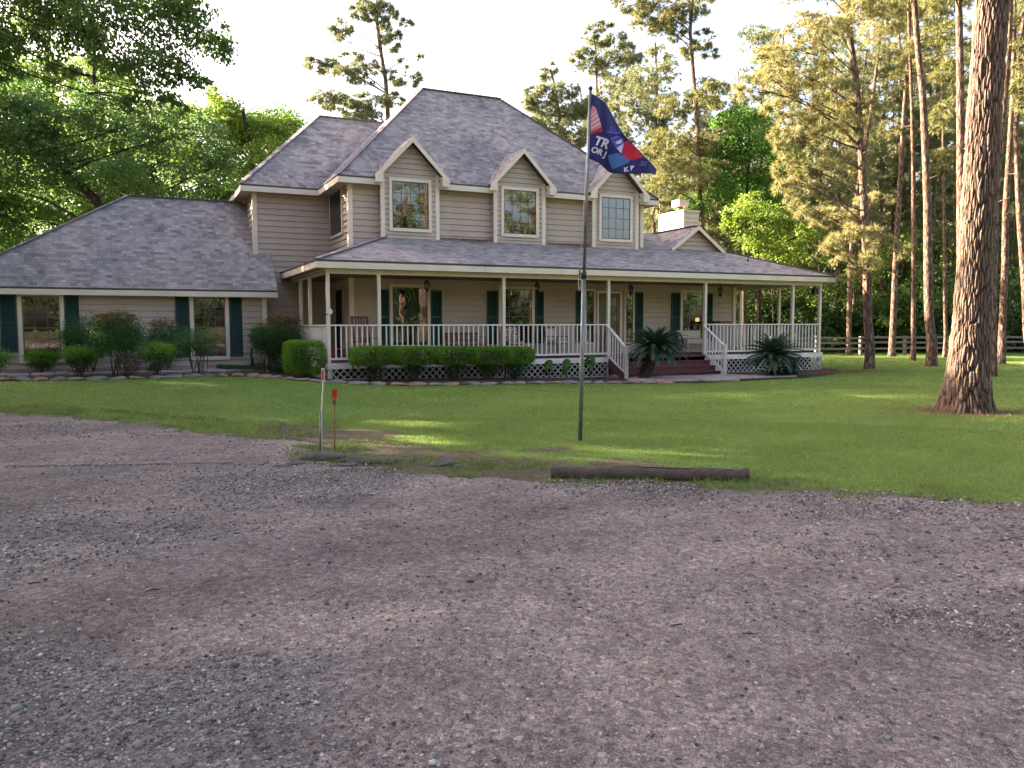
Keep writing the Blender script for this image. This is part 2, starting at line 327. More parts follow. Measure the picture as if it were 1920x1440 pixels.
def slabs(name,regionfn,x0,x1,y0,y1,cell,dz,m,seed):
    r_=random.Random(seed); mb=MB(); nx=int((x1-x0)/cell); ny=int((y1-y0)/cell)
    J={}
    def J_(i,j):
        if (i,j) not in J: J[i,j]=(x0+i*cell+r_.uniform(-.3,.3)*cell,y0+j*cell+r_.uniform(-.3,.3)*cell)
        return J[i,j]
    for i in range(nx):
        for j in range(ny):
            q=[J_(i,j),J_(i+1,j),J_(i+1,j+1),J_(i,j+1)]; cx=sum(p[0] for p in q)/4; cy=sum(p[1] for p in q)/4
            if not regionfn(cx,cy): continue
            q=[(cx+(p[0]-cx)*.93,cy+(p[1]-cy)*.93) for p in q]; t=r_.uniform(0,.012)
            mb.hexa([(p[0],p[1],gzf(*p)+dz-.05) for p in q],[(p[0],p[1],gzf(*p)+dz+.02+t) for p in q])
    return tag(mb.build(name,m),kind='structure')
slabs('path',lambda x,y:abs(y-(2.75+ (x+6)*.0+1.3*ss(-4,-1,x)))<.5,-14,-.6,1.5,5,.5,.05,m_pave,4)
slabs('path',lambda x,y:((x-11.0)/2.6)**2+((y+2.3)/1.25)**2<1 and y<-1.2 or (9.3<x<13 and -2.2<y<-1.25) or (11.5<x<14.2 and -3.3<y<-1.9),8,15,-4.2,-1.1,.48,.05,m_pave,5)
# ------------------------------------------------------------------ grass (nobody could count it)
CX,CY=-4.92,-22.34
def blades(n,d0,d1,h0,h1,wd,seed,half=46):
    r_=np.random.default_rng(seed); ang=R(64.7)+np.radians(r_.uniform(-half,half,n)); d=np.sqrt(r_.uniform(d0*d0,d1*d1,n)); x=CX+np.cos(ang)*d; y=CY+np.sin(ang)*d
    s=sdn(x,y); b=bare(x,y); nz=fbm(x,y,3,2,31)
    keep=(s<-.0)&(r_.random(n)>b*1.15-.25*nz)
    # keep the house, bed, paths clear
    bl=np.interp(x,[p[0] for p in bedline]+[10.2,12.69,14.04,15.65,17.6,19.3],[p[1] for p in bedline]+[-3.9,-3.6,-3.6,-3.1,-1.9,0])
    keep&=~((y>bl)&(x>-14)&(x<19.3)&(y<14))
    x,y,d=x[keep],y[keep],d[keep]; n=len(x); z=gz(x,y)+(fbm(x,y,.5,2,11)-.5)*.03*ss(-24,-20,y)-.005
    tall=1+.9*ss(-.9,-.1,sdn(x,y))*(fbm(x,y,2,2,40))*1.2
    patch=.2+1.55*fbm(x,y,1.3,3,50)
    h=r_.uniform(h0,h1,n)*tall*patch; a=r_.uniform(0,6.283,n); lean=r_.uniform(.1,.8,n)*h; la=r_.uniform(0,6.283,n); w_=wd*r_.uniform(.7,1.3,n)*(d/d0)**.5
    P=np.stack([x,y,z],-1); W=np.stack([np.cos(a)*w_/2,np.sin(a)*w_/2,0*a],-1); T=P+np.stack([np.cos(la)*lean,np.sin(la)*lean,h],-1)
    v=np.stack([P-W,P+W,T],1).reshape(-1,3); return v
V=np.concatenate([blades(300000,7.5,14,.016,.042,.009,1),blades(250000,13.5,24,.02,.045,.013,2,40),blades(170000,23,42,.03,.06,.024,3,38)])
tag(link('grass',npmesh('grass',V,np.arange(len(V)).reshape(-1,3),m_grass)),'short green lawn grass in front of the house','grass',kind='stuff')
# taller tufts and weeds along the ragged edge of the drive
def tufts(cs,nb,h,wd,spread,seed):
    r_=np.random.default_rng(seed); cs=np.repeat(np.array(cs),nb,0); n=len(cs); o_=r_.normal(0,spread,(n,2)); x=cs[:,0]+o_[:,0];y=cs[:,1]+o_[:,1]; z=gz(x,y)
    hh=h*r_.uniform(.4,1.2,n); a=r_.uniform(0,6.28,n); dirn=o_/(np.linalg.norm(o_,axis=1,keepdims=True)+1e-5); le=r_.uniform(.2,1.,n)*hh
    P=np.stack([x,y,z],-1); W=np.stack([np.cos(a)*wd/2,np.sin(a)*wd/2,0*a],-1); T=P+np.stack([dirn[:,0]*le,dirn[:,1]*le,hh],-1); Mi=P*.45+T*.55+np.stack([0*a,0*a,hh*.12],-1)
    return np.stack([P-W,P+W,Mi+W*.8,T,Mi-W*.8],1).reshape(-1,3)
r_=np.random.default_rng(77); cand=np.stack([r_.uniform(-8,6,9000),r_.uniform(-21,-5,9000)],-1); s_=sdist(cand[:,0],cand[:,1]); k_=(s_>-1.0)&(s_<.28)&(fbm(cand[:,0],cand[:,1],1.5,2,61)>.47)
V=tufts(cand[k_][:800],22,.06,.008,.035,78)
tag(link('grass',npmesh('weeds',V,np.arange(len(V)).reshape(-1,5),m_weed)),'ragged tufts of grass and weeds along the gravel edge','grass',kind='stuff')
# ------------------------------------------------------------------ gravel
def ico():
    p=(1+5**.5)/2; v=np.array([(-1,p,0),(1,p,0),(-1,-p,0),(1,-p,0),(0,-1,p),(0,1,p),(0,-1,-p),(0,1,-p),(p,0,-1),(p,0,1),(-p,0,-1),(-p,0,1)],float)/math.hypot(1,p)
    f=np.array([(0,11,5),(0,5,1),(0,1,7),(0,7,10),(0,10,11),(1,5,9),(5,11,4),(11,10,2),(10,7,6),(7,1,8),(3,9,4),(3,4,2),(3,2,6),(3,6,8),(3,8,9),(4,9,5),(2,4,11),(6,2,10),(8,6,7),(9,8,1)]); return v,f
IV,IF=ico()
def pebbles(n,d0,d1,s0,s1,seed,half=42,pw=2.5,smin=.1):
    r_=np.random.default_rng(seed); ang=R(64.7)+np.radians(r_.uniform(-half,half,n)); d=np.sqrt(r_.uniform(d0*d0,d1*d1,n)); x=CX+np.cos(ang)*d; y=CY+np.sin(ang)*d
    den=fbm(x,y,.7,3,71); k=(sdn(x,y)>-.15)&(r_.random(n)<ss(.40,.68,den)*.9+.08); x,y=x[k],y[k]; n=len(x)
    s=s0+(s1-s0)*r_.random(n)**pw; sc_=np.stack([s*r_.uniform(.7,1.4,n),s*r_.uniform(.6,1.1,n),s*r_.uniform(.45,.85,n)],-1)/2
    v=IV[None]*(1+r_.normal(0,.16,(n,12,1)))*sc_[:,None]; a=r_.uniform(0,6.28,n)[:,None]; vx=v[...,0]*np.cos(a)-v[...,1]*np.sin(a); vy=v[...,0]*np.sin(a)+v[...,1]*np.cos(a)
    z=gz(x,y)+.02+(fbm(x,y,.5,2,11)-.5)*.03*ss(-24,-20,y)+(fbm(x,y,1.2,3,21)-.5)*.022+sc_[:,2]*.5
    v=np.stack([vx+x[:,None],vy+y[:,None],v[...,2]+z[:,None]],-1); f=IF[None]+(np.arange(n)*12)[:,None,None]; return v.reshape(-1,3),f.reshape(-1,3)
vs,fs,off=[],[],0
for a_ in ((62000,2.2,5,.005,.022,5),(52000,4.5,9,.008,.028,6),(30000,7.5,15,.012,.032,7),(2200,2.3,9,.018,.045,8),(150,2.4,12,.03,.055,9)):
    v_,f_=pebbles(*a_); vs.append(v_); fs.append(f_+off); off+=len(v_)
tag(link('gravel',npmesh('gravel',np.concatenate(vs),np.concatenate(fs),m_peb)),'loose grey and tan gravel scattered over the driveway','gravel',kind='stuff')
# fallen twigs and leaf litter
mb=MB(); r_=random.Random(5)
for i in range(90):
    d=r_.uniform(3,16); a=R(64.7+r_.uniform(-36,36)); x=CX+math.cos(a)*d; y=CY+math.sin(a)*d
    if float(sdist(np.array([x]),np.array([y]))[0])<-.3: continue
    L=r_.uniform(.03,.09); b=r_.uniform(0,6.28); mb.tube([(x,y,gzf(x,y)+.03),(x+math.cos(b)*L*.5,y+math.sin(b)*L*.5,gzf(x,y)+.035),(x+math.cos(b+.3)*L,y+math.sin(b+.3)*L,gzf(x,y)+.028)],[.003,.005,.002],4)
tag(mb.build('litter',m_stem),'small brown twigs and bark bits fallen on the driveway','litter',kind='stuff')
# ================================================================== HOUSE
V3=Vector; UX=V3((1,0,0)); NY=V3((0,-1,0)); UY=V3((0,-1,0)); NX=V3((-1,0,0))
house=empty('house',(0,0,0),'two storey taupe clapboard house with grey shingle roof and wraparound porch','house')
def clip(poly,z,above):
    out=[]
    for a,b in zip(poly,poly[1:]+poly[:1]):
        ia=(a[1]>=z)==above or a[1]==z; ib=(b[1]>=z)==above or b[1]==z
        if ia: out.append(a)
        if ia!=ib and a[1]!=b[1]:
            t=(z-a[1])/(b[1]-a[1]); out.append((a[0]+(b[0]-a[0])*t,z))
    return out
def siding(mb,O,U_,N,poly,h=.19,lip=.03):
    z0=min(p[1] for p in poly); z1=max(p[1] for p in poly); k=math.floor(z0/h)
    while k*h<z1:
        q=clip(clip(poly,k*h+.010,True),(k+1)*h,False)
        if len(q)>=3:
            P=[O+U_*u+N*(.004+lip*(1-(z-k*h)/h))+V3((0,0,z)) for u,z in q]; mb.poly(P)
            lo=[p for p in q if abs(p[1]-k*h-.010)<1e-6]
            if len(lo)>=2:
                a,b=min(lo),max(lo); zb=V3((0,0,k*h+.010)); mb.poly([O+U_*b[0]+N*(.003+lip)+zb,O+U_*a[0]+N*(.003+lip)+zb,O+U_*a[0]-N*.012+zb,O+U_*b[0]-N*.012+zb])
        k+=1
def wall(name,O,U_,N,poly,m=m_siding,label=None):
    mb=MB(); siding(mb,V3(O),U_,N,poly); o=mb.build(name,m,house); 
    if label: o['label']=label
    return o
# front walls
wall('wall',(0,2.6,0),UX,NY,[(1.29,4.0),(12.17,4.0),(12.17,6.05),(1.29,6.05)])
wall('wall',(0,2.6,0),UX,NY,[(1.29,.58),(16.58,.58),(16.58,3.12),(1.29,3.12)])
wall('wall',(0,5.46,0),UX,NY,[(-1.18,0),(1.29,0),(1.29,6.05),(-1.18,6.05)])
wall('wall',(0,4.55,0),UX,NY,[(-9.4,.2),(-1.04,.2),(-1.04,2.72),(-9.4,2.72)])
# side walls, u runs toward the viewer
wall('wall',(-1.18,0,0),UY,NX,[(-11,.2),(-5.46,.2),(-5.46,6.05),(-11,6.05)])
wall('wall',(1.29,0,0),UY,NX,[(-5.46,.58),(-2.6,.58),(-2.6,6.05),(-5.46,6.05)])
wall('wall',(12.17,0,0),UY,-NX,[(-9.9,3.4),(-2.6,3.4),(-2.6,6.05),(-9.9,6.05)])
wall('wall',(16.58,0,0),UY,-NX,[(-9.9,.58),(-2.6,.58),(-2.6,4.2),(-9.9,4.2)])
wall('wall',(-1.04,0,0),UY,-NX,[(-5.46,.2),(-4.55,.2),(-4.55,2.72),(-5.46,4.0)])
wall('wall',(-9.4,0,0),UY,NX,[(-10.1,.2),(-4.55,.2),(-4.55,2.72),(-10.1,2.72)])
mb=MB(); mb.box(-9.38,-1.2,4.57,10.1,-.3,2.7); mb.box(-1.16,1.31,5.48,11,-.3,6.0); mb.box(1.31,12.15,2.62,9.9,.0,6.0); mb.box(12.1,16.56,2.62,9.9,0,3.9); mb.build('wall_core',m_siding,house)
# corner boards
def cboard(x,y,z0,z1,w=.11,t=.035):
    mb=MB(); mb.box(x-.0-t,x+w,y-t,y+.0,z0,z1); mb.box(x-t,x+0,y,y+w,z0,z1); mb.build('corner_board',m_trim,house)
cboard(1.29-.02,2.6-.02,.6,6.03); cboard(-1.18-.02,5.46-.02,.3,6.03); 
def cboardR(x,y,z0,z1,w=.11,t=.035):
    mb=MB(); mb.box(x-w,x+t,y-t,y,z0,z1); mb.box(x,x+t,y,y+w,z0,z1); mb.build('corner_board',m_trim,house)
cboardR(12.19,2.58,4.4,6.03); cboardR(16.6,2.58,.6,3.1); cboardR(-1.02,4.53,.2,2.6)
# foundation
mb=MB(); mb.box(-9.36,-1.1,4.56,10,-.1,.22); mb.build('foundation',paint('slab concrete',(.05,.045,.04),.9),house)
# ---- roofs
def roofpart(name,polys,t=.05,m=m_shingle,label=None):
    mb=MB()
    for P in polys:
        P=[V3(p) for p in P]; n=(P[-1]-P[0]).cross(P[1]-P[0]).normalized()
        if n.z<0: P.reverse(); n=-n
        hd=V3((-n.y,n.x,0)); hd=hd.normalized() if hd.length>1e-4 else UX; sd_=n.cross(hd); off=(n.x*3.1+n.y*1.7)
        uv=[(p.dot(hd)+off,p.dot(sd_)+off) for p in P]; mb.poly(P,uv); Q=[p-V3((0,0,t)) for p in P]; mb.poly(list(reversed(Q)),[(0,0)]*len(Q))
        for i in range(len(P)):
            j=(i+1)%len(P); mb.poly([P[j],P[i],Q[i],Q[j]],[(0,.14)]*4)
    o=mb.build(name,m,house); 
    if label: o['label']=label
    return o
EZ=6.21
DC=((3.17,),(7.03,),(10.84,)); MAINF=[(.84,2.15,EZ)]
for (c_,) in DC: MAINF+=[(c_-.96,2.15,EZ),(c_-.96,2.62,EZ+.47),(c_+.96,2.62,EZ+.47),(c_+.96,2.15,EZ)]
MAINF+=[(12.62,2.15,EZ),(8.12,6.23,10.29),(4.92,6.23,10.29)]
mr=roofpart('main_roof',[MAINF,[(.84,10.31,EZ),(.84,2.15,EZ),(4.92,6.23,10.29)],[(12.62,2.15,EZ),(12.62,10.31,EZ),(8.12,6.23,10.29)],[(12.62,10.31,EZ),(.84,10.31,EZ),(4.92,6.23,10.29),(8.12,6.23,10.29)]])
lr=roofpart('side_roof',[[(-1.63,5.01,EZ),(.84,5.01,EZ),(4.04,8.21,9.41),(1.57,8.21,9.41)],[(-1.63,11.41,EZ),(-1.63,5.01,EZ),(1.57,8.21,9.41)],[(4.04,11.41,EZ),(-1.63,11.41,EZ),(1.57,8.21,9.41),(4.04,8.21,9.41)]])
wr=roofpart('wing_roof',[[(-9.8,4.15,2.76),(-.68,4.15,2.76),(-.68,5.46,4.07),(-1.18,5.46,4.07),(-1.18,7.33,5.94),(-4.92,7.33,5.94)],[(-9.8,10.5,2.76),(-9.8,4.15,2.76),(-4.92,7.33,5.94)],[(-1.18,10.5,2.76),(-9.8,10.5,2.76),(-4.92,7.33,5.94),(-1.18,7.33,5.94)]])
pr=roofpart('porch_roof',[[(-.38,-.38,3.43),(18.81,-.38,3.43),(15.83,2.6,4.503),(2.6,2.6,4.503)],[(18.81,-.38,3.43),(18.81,10.3,3.43),(15.83,10.3,4.503),(15.83,2.6,4.503)],
 [(-.38,5.46,3.43),(-.38,-.38,3.43),(2.6,2.6,4.503),(1.29,2.6,4.03),(1.29,5.46,4.03)],[(12.17,2.6,4.503),(15.83,2.6,4.503),(14.8,4.9,5.331),(12.17,4.9,5.331)]])
gr_=roofpart('gable_roof',[[(13.35,2.35,4.48),(14.6,2.35,5.38),(14.6,10.,5.38),(12.18,10.,3.638),(12.18,2.7,3.638)],[(14.6,2.35,5.38),(15.95,2.35,4.408),(16.6,2.7,3.94),(16.6,10,3.94),(14.6,10,5.38)]],.04)
def caps(parent,segs):
    for a,b in segs:
        mb=MB(); a,b=V3(a),V3(b); d=(b-a); n=int(d.length/.16); d/=n
        for i in range(n):
            p=a+d*i; q=p+d*1.06; mb.bar(p+V3((0,0,.012)),q+V3((0,0,.026)),.2,.02)
        mb.build('ridge_cap',m_cap,parent)
m_cap=paint('cap shingles',(.17,.155,.175),.95,.35,9,.01)
caps(mr,[((.84,2.15,EZ),(4.92,6.23,10.29)),((12.62,2.15,EZ),(8.12,6.23,10.29)),((4.92,6.23,10.29),(8.12,6.23,10.29))])
caps(lr,[((-1.63,5.01,EZ),(1.57,8.21,9.41)),((1.57,8.21,9.41),(4.04,8.21,9.41))])
caps(wr,[((-9.8,4.15,2.76),(-4.92,7.33,5.94)),((-4.92,7.33,5.94),(-1.3,7.33,5.94))])
caps(pr,[((-.38,-.38,3.43),(2.5,2.5,4.467)),((18.81,-.38,3.43),(15.9,2.53,4.478))])
caps(gr_,[((14.6,2.4,5.38),(14.6,9.9,5.38))])
# fascias
def board(name,a,b,w,h,m=m_trim,parent=None): mb=MB(); mb.bar(a,b,w,h); return mb.build(name,m,parent or house)
for a,b in [((.84,2.165),(2.2,2.165)),((4.14,2.165),(6.06,2.165)),((8.0,2.165),(9.87,2.165)),((11.81,2.165),(12.62,2.165)),((.855,2.16),(.855,5.02)),((-1.63,5.025),(.84,5.025)),((-1.615,5.03),(-1.615,11.4)),((12.605,2.18),(12.605,10.3))]:
    board('fascia',(a[0],a[1],EZ-.14),(b[0],b[1],EZ-.14),.025,.17)
for a,b in [((-9.8,4.165),(-.68,4.165)),((-9.785,4.2),(-9.785,10.4))]: board('fascia',(a[0],a[1],2.62),(b[0],b[1],2.62),.025,.16)
board('rake_board',(-.70,4.18,2.63),(-.70,5.44,3.89),.025,.15)
for a,b in [((-.38,-.365),(18.81,-.365)),((-.365,-.35),(-.365,5.44)),((18.795,-.35),(18.795,10.2))]: board('fascia',(a[0],a[1],3.285),(b[0],b[1],3.285),.025,.17)
# soffits
mb=MB(); zz=EZ-.2; mb.box(.87,2.2,2.18,2.58,zz,zz+.02); mb.box(4.14,6.06,2.18,2.58,zz,zz+.02); mb.box(8.0,9.87,2.18,2.58,zz,zz+.02); mb.box(11.81,12.59,2.18,2.58,zz,zz+.02); mb.box(.87,1.27,2.6,5.0,zz,zz+.02); mb.box(-1.6,1.27,5.04,5.44,zz,zz+.02); mb.box(-1.6,-1.2,5.46,11.3,zz,zz+.02); mb.box(12.2,12.59,2.6,10.2,zz,zz+.02)
mb.box(-9.77,-.72,4.18,4.53,2.55,2.565); mb.box(-.35,18.78,-.35,-.07,3.205,3.22); mb.box(-.35,-.07,-.06,5.4,3.205,3.22); mb.box(18.5,18.78,-.06,10.1,3.205,3.22); mb.build('soffit',m_soffit,house)
# porch ceiling
mb=MB(); mb.box(-.06,18.48,.07,2.58,3.13,3.16); mb.box(-.06,1.27,2.6,5.44,3.13,3.16); mb.box(16.62,18.48,2.6,9.9,3.13,3.16); mb.build('porch_ceiling',m_ceil,house)
# beams
for a,b in [((-.06,0,3.15),(18.49,0,3.15)),((0,.07,3.15),(0,5.4,3.15)),((18.43,.07,3.15),(18.43,9.9,3.15))]: board('porch_beam',a,b,.12,.155)
# deck
deck=MB(); deck.box(-.08,18.51,-.08,2.58,.53,.59); deck.box(-.08,1.27,2.58,5.44,.53,.59); deck.box(16.6,18.51,2.58,9.9,.53,.59); deck.build('deck',m_deck,house)
for x0,x1 in ((-.07,9.1),(13.08,18.5)):
    mb=MB(); mb.box(x0,x1,-.115,-.085,.42,.585); mb.build('skirt_board',m_rail,house)
for q in ((-.1,-.085,-.1,5.4),(18.52,18.535,-.1,9.9)): mb=MB(); mb.box(*q,.42,.585); mb.build('skirt_board',m_rail,house)
mb=MB(); mb.box(0.1,9.0,.25,.3,-.3,.5); mb.box(13.2,18.3,.25,.3,-.3,.5); mb.box(.2,.25,.3,5,-.1,.5);mb.box(18.2,18.25,.3,9,-.3,.5); mb.build('crawl_space',m_black,house)  # black boards stand for the shade under the deck
# lattice panels between the posts
def lattice(O,U_,N,L,z0,z1):
    mb=MB(); Hh=z1-z0; sp=.145*2**.5
    for s_,off in ((1,.0),(-1,.008)):
        k=-Hh
        while k<L:
            u0,u1=k,k+Hh; a0,a1=z0,z1
            if s_<0: a0,a1=z1,z0
            if u0<0: a0=a0+(a1-a0)*(-u0)/Hh; u0=0
            if u1>L: a1=a1-(a1-a0)*(u1-L)/(u1-u0); u1=L
            if u1-u0>.03: mb.bar(O+U_*u0+N*off+V3((0,0,a0)),O+U_*u1+N*off+V3((0,0,a1)),.007,.036,up_=N) if False else mb.bar(O+U_*u0+N*off+V3((0,0,a0)),O+U_*u1+N*off+V3((0,0,a1)),.036,.007,up_=N)
            k+=sp
    mb.fbox(O,U_,N,0,L,.012,.03,z0-.02,z0+.03); mb.fbox(O,U_,N,0,.04,.012,.03,z0,z1); mb.fbox(O,U_,N,L-.04,L,.012,.03,z0,z1)
    mb.build('lattice_panel',m_lattice,house)
px=[0,1.45,5.36,9.12,13.06,17.08,18.43]
for a,b,zb in ((0,1.45,.12),(1.45,5.36,.04),(5.36,9.1,-.04),(13.06,17.08,-.06),(17.08,18.5,-.06)): lattice(V3((a+.03,-.09,0)),UX,NY,b-a-.06,zb,.43)
lattice(V3((-.07,5.2,0)),UY,NX,5.2,.16,.43); lattice(V3((18.52,5.2,0)),UY,-NX,5.2,-.06,.43)
# posts
for i,x in enumerate(px):
    mb=MB(); mb.box(x-.047,x+.047,-.047,.047,.59 if 0<i<6 else .1,3.075); mb.build('porch_post',m_trim,house)
for x,ys in ((0,(2.48,3.94)),(18.43,(2.1,4.37,6.7))):
    for y in ys: mb=MB(); mb.box(x-.047,x+.047,y-.047,y+.047,.59,3.075); mb.build('porch_post',m_trim,house)
# railings
def railing(a,b,zt=1.66,zb=.70,sp=.157,zt2=None,zb2=None,split=True,name='railing'):
    a=V3((*a,0));b=V3((*b,0)); zt2=zt if zt2 is None else zt2; zb2=zb if zb2 is None else zb2
    mb=MB(); mb.bar(a+V3((0,0,zt-.02)),b+V3((0,0,zt2-.02)),.085,.04); top=mb.build(name,m_rail,house)
    mb=MB(); mb.bar(a+V3((0,0,zb)),b+V3((0,0,zb2)),.045,.06); mb.build('bottom_rail',m_rail,top)
    L=(b-a).length; n=int(round(L/sp)); one=MB()
    for i in range(1,n):
        t=i/n; p=a.lerp(b,t); z0=zb+(zb2-zb)*t+.02; z1=zt+(zt2-zt)*t-.035
        if split: m_=MB(); m_.box(p.x-.017,p.x+.017,p.y-.017,p.y+.017,z0,z1); m_.build('baluster',m_rail,top)
        else: one.box(p.x-.017,p.x+.017,p.y-.017,p.y+.017,z0,z1)
    if not split: tag(one.build('baluster',m_rail,top),kind='stuff')
for i in (0,1,2,4,5): railing((px[i]+.047,0),(px[i+1]-.047,0))
railing((0,.06),(0,2.42),split=False); railing((0,2.54),(0,3.88),split=False)
railing((18.43,.06),(18.43,2.04),split=False); railing((18.43,2.16),(18.43,4.31),split=False); railing((18.43,4.43),(18.43,6.64),split=False)
# steps
NS=4; g0=-.09; rise=(.59-g0)/NS
for k in range(NS-1):
    mb=MB(); z=.59-rise*(k+1); mb.box(9.14,13.02,-.12-.28*(k+1),-.09-.28*k,g0-.1,z-.03); mb.box(9.12,13.04,-.15-.28*(k+1),-.09-.28*k,z-.03,z); mb.build('step',m_deck,house)
for x in (9.08,13.0):
    mb=MB(); mb.bar((x,-.1,.42),(x,-1.05,-.02),.05,.26); mb.build('stair_stringer',m_deck if x<10 else m_rail,house)
    mb=MB(); mb.box(x-.045,x+.045,-1.2,-1.11,-.12,.97); mb.build('stair_newel',m_rail,house)
    railing((x,-.03),(x,-1.13),zt=1.62,zt2=.93,zb=.66,zb2=.05,name='stair_railing')
# ---- windows
def window(O,U_,N,u0,u1,z0,z1,cols,rows,bar_m,tr=.1,shade=None,shz=None,rail=True,bw=.012,vonly=False,sill=True):
    O=V3(O); mb=MB(); d0,d1=.0,.045
    mb.fbox(O,U_,N,u0-tr,u0,d0,d1,z0-tr,z1+tr); mb.fbox(O,U_,N,u1,u1+tr,d0,d1,z0-tr,z1+tr); mb.fbox(O,U_,N,u0,u1,d0,d1,z1,z1+tr); mb.fbox(O,U_,N,u0,u1,d0,d1+.02,z0-tr,z0)
    fr=mb.build('window',m_trim,house)
    mb=MB(); mb.fbox(O,U_,N,u0,u1,.019,.021,z0,z1); mb.build('dark_backing',m_black,fr)  # black panel stands for the unlit interior
    if shade:
        mb=MB(); a,b=shz; n=14
        for i in range(n): # soft vertical folds
            ua=u0+(u1-u0)*i/n; ub=u0+(u1-u0)*(i+1)/n; mb.fbox(O,U_,N,ua,ub,.0225,.0245+.0015*(i%2),a,b)
        mb.build('window_shade',shade,fr)
    mb=MB(); mb.fbox(O,U_,N,u0,u1,.029,.031,z0,z1); mb.build('pane',m_glass,fr)
    mb=MB(); e=.03
    for q in ((u0,u0+e,z0,z1),(u1-e,u1,z0,z1),(u0+e,u1-e,z0,z0+e),(u0+e,u1-e,z1-e,z1)): mb.fbox(O,U_,N,q[0],q[1],.0315,.04,q[2],q[3])
    if rail: mb.fbox(O,U_,N,u0+e,u1-e,.0315,.039,(z0+z1)/2-.016,(z0+z1)/2+.016)
    mb.build('sash',bar_m,fr)
    mb=MB()
    for i in range(1,cols): u=u0+(u1-u0)*i/cols; mb.fbox(O,U_,N,u-bw/2,u+bw/2,.0315,.037,z0+e,z1-e)
    for i in range(1,rows):
        if rail and i*2==rows: continue
        z=z0+(z1-z0)*i/rows; m2=mb if cols>1 else MB(); m2.fbox(O,U_,N,u0+e,u1-e,.0318,.0365,z-bw/2,z+bw/2)
        if cols==1: m2.build('muntin',bar_m,fr)
    if cols>1: mb.build('muntins',bar_m,fr)
    return fr
def shutter(O,U_,N,u0,u1,z0,z1):
    O=V3(O); mb=MB(); e=.045; zm=(z0+z1)/2
    mb.fbox(O,U_,N,u0,u0+e,0.01,.05,z0,z1); mb.fbox(O,U_,N,u1-e,u1,.01,.05,z0,z1)
    for a,b in ((z0,z0+e),(z1-e,z1),(zm-.03,zm+.03)): mb.fbox(O,U_,N,u0+e,u1-e,.01,.048,a,b)
    z=z0+e
    while z<z1-e-.03:
        if not(zm-.06<z<zm+.03):
            P=lambda u,n,z_:O+U_*u+N*n+V3((0,0,z_)); mb.poly([P(u0+e,.042,z),P(u1-e,.042,z),P(u1-e,.016,z+.045),P(u0+e,.016,z+.045)])
        z+=.038
    mb.fbox(O,U_,N,u0+e,u1-e,.008,.014,z0+e,z1-e)
    return mb.build('shutter',m_shut,house)
WY=(0,2.584,0)
m_tan=paint('tan muntins',(.17,.11,.07),.5,.1)
window(WY,UX,NY,2.63,3.80,1.0,2.86,1,1,m_dark,rail=False); shutter(WY,UX,NY,2.15,2.5,1.0,2.78); shutter(WY,UX,NY,3.93,4.3,1.0,2.78)
window(WY,UX,NY,6.46,7.62,1.0,2.86,4,6,m_tan,bw=.018,rail=False); shutter(WY,UX,NY,5.93,6.32,1.0,2.8); shutter(WY,UX,NY,7.76,8.08,1.0,2.8)
window(WY,UX,NY,9.80,10.12,1.0,2.86,1,5,m_tan,rail=False,tr=.06); shutter(WY,UX,NY,9.38,9.70,1.0,2.84)
window(WY,UX,NY,11.48,11.80,1.0,2.86,1,5,m_tan,rail=False,tr=.06); shutter(WY,UX,NY,11.9,12.24,1.0,2.84)
w4=window(WY,UX,NY,14.05,15.0,1.0,2.86,3,6,m_tan,bw=.015,rail=False); shutter(WY,UX,NY,13.53,13.92,1.0,2.84); shutter(WY,UX,NY,15.13,15.48,1.0,2.84)
mb=MB(); mb.fbox(V3(WY),UX,NY,14.66,14.84,.0215,.0235,1.76,1.90); mb.build('painted_reflection',m_sunglint,w4)  # glowing patch painted in for an orange sun reflection
# front door
mb=MB(); O=V3(WY)
for q in ((10.24,10.32,.6,2.86),(11.22,11.30,.6,2.86),(10.32,11.22,2.78,2.86)): mb.fbox(O,UX,NY,q[0],q[1],0,.05,q[2],q[3])
dr=mb.build('door',m_trim,house); mb=MB(); mb.fbox(O,UX,NY,10.33,10.46,.02,.035,.62,2.77); mb.fbox(O,UX,NY,11.08,11.21,.02,.035,.62,2.77); mb.fbox(O,UX,NY,10.46,11.08,.02,.035,.62,.9); mb.fbox(O,UX,NY,10.46,11.08,.02,.035,2.62,2.77); mb.build('door_leaf',m_door,dr)
mb=MB(); mb.fbox(O,UX,NY,10.46,11.08,.022,.027,.9,2.62); mb.build('glass_panel',m_glass,dr)
mb=MB()
for i in range(7): mb.fbox(O,UX,NY,10.46,11.08,.0275,.031,1.1+i*.2,1.108+i*.2)
for u in (10.52,10.62,10.92,11.02): mb.fbox(O,UX,NY,u,u+.008,.0275,.0315,.9,2.62)
mb.build('leading',m_blind,dr); mb=MB(); mb.lathe(O+V3((11.14,-.075,1.55)),[(.03,0),(.03,.03)],10); mb.build('knob',m_dark,dr)
# side door and side window on the left wall of the main block
OS=V3((1.274,0,0)); 
mb=MB(); mb.fbox(OS,UY,NX,-4.6,-4.5,0,.04,.6,2.9); mb.fbox(OS,UY,NX,-3.56,-3.46,0,.04,.6,2.9); mb.fbox(OS,UY,NX,-4.5,-3.56,0,.04,2.8,2.9); sdr=mb.build('door',m_soffit,house)
mb=MB(); mb.fbox(OS,UY,NX,-4.5,-3.56,.01,.02,.6,2.8); mb.build('glass_panel',m_black,sdr)
window((1.274,0,0),UY,NX,-5.02,-3.45,4.62,6.0,6,6,m_dark,tr=.07,bw=.02)
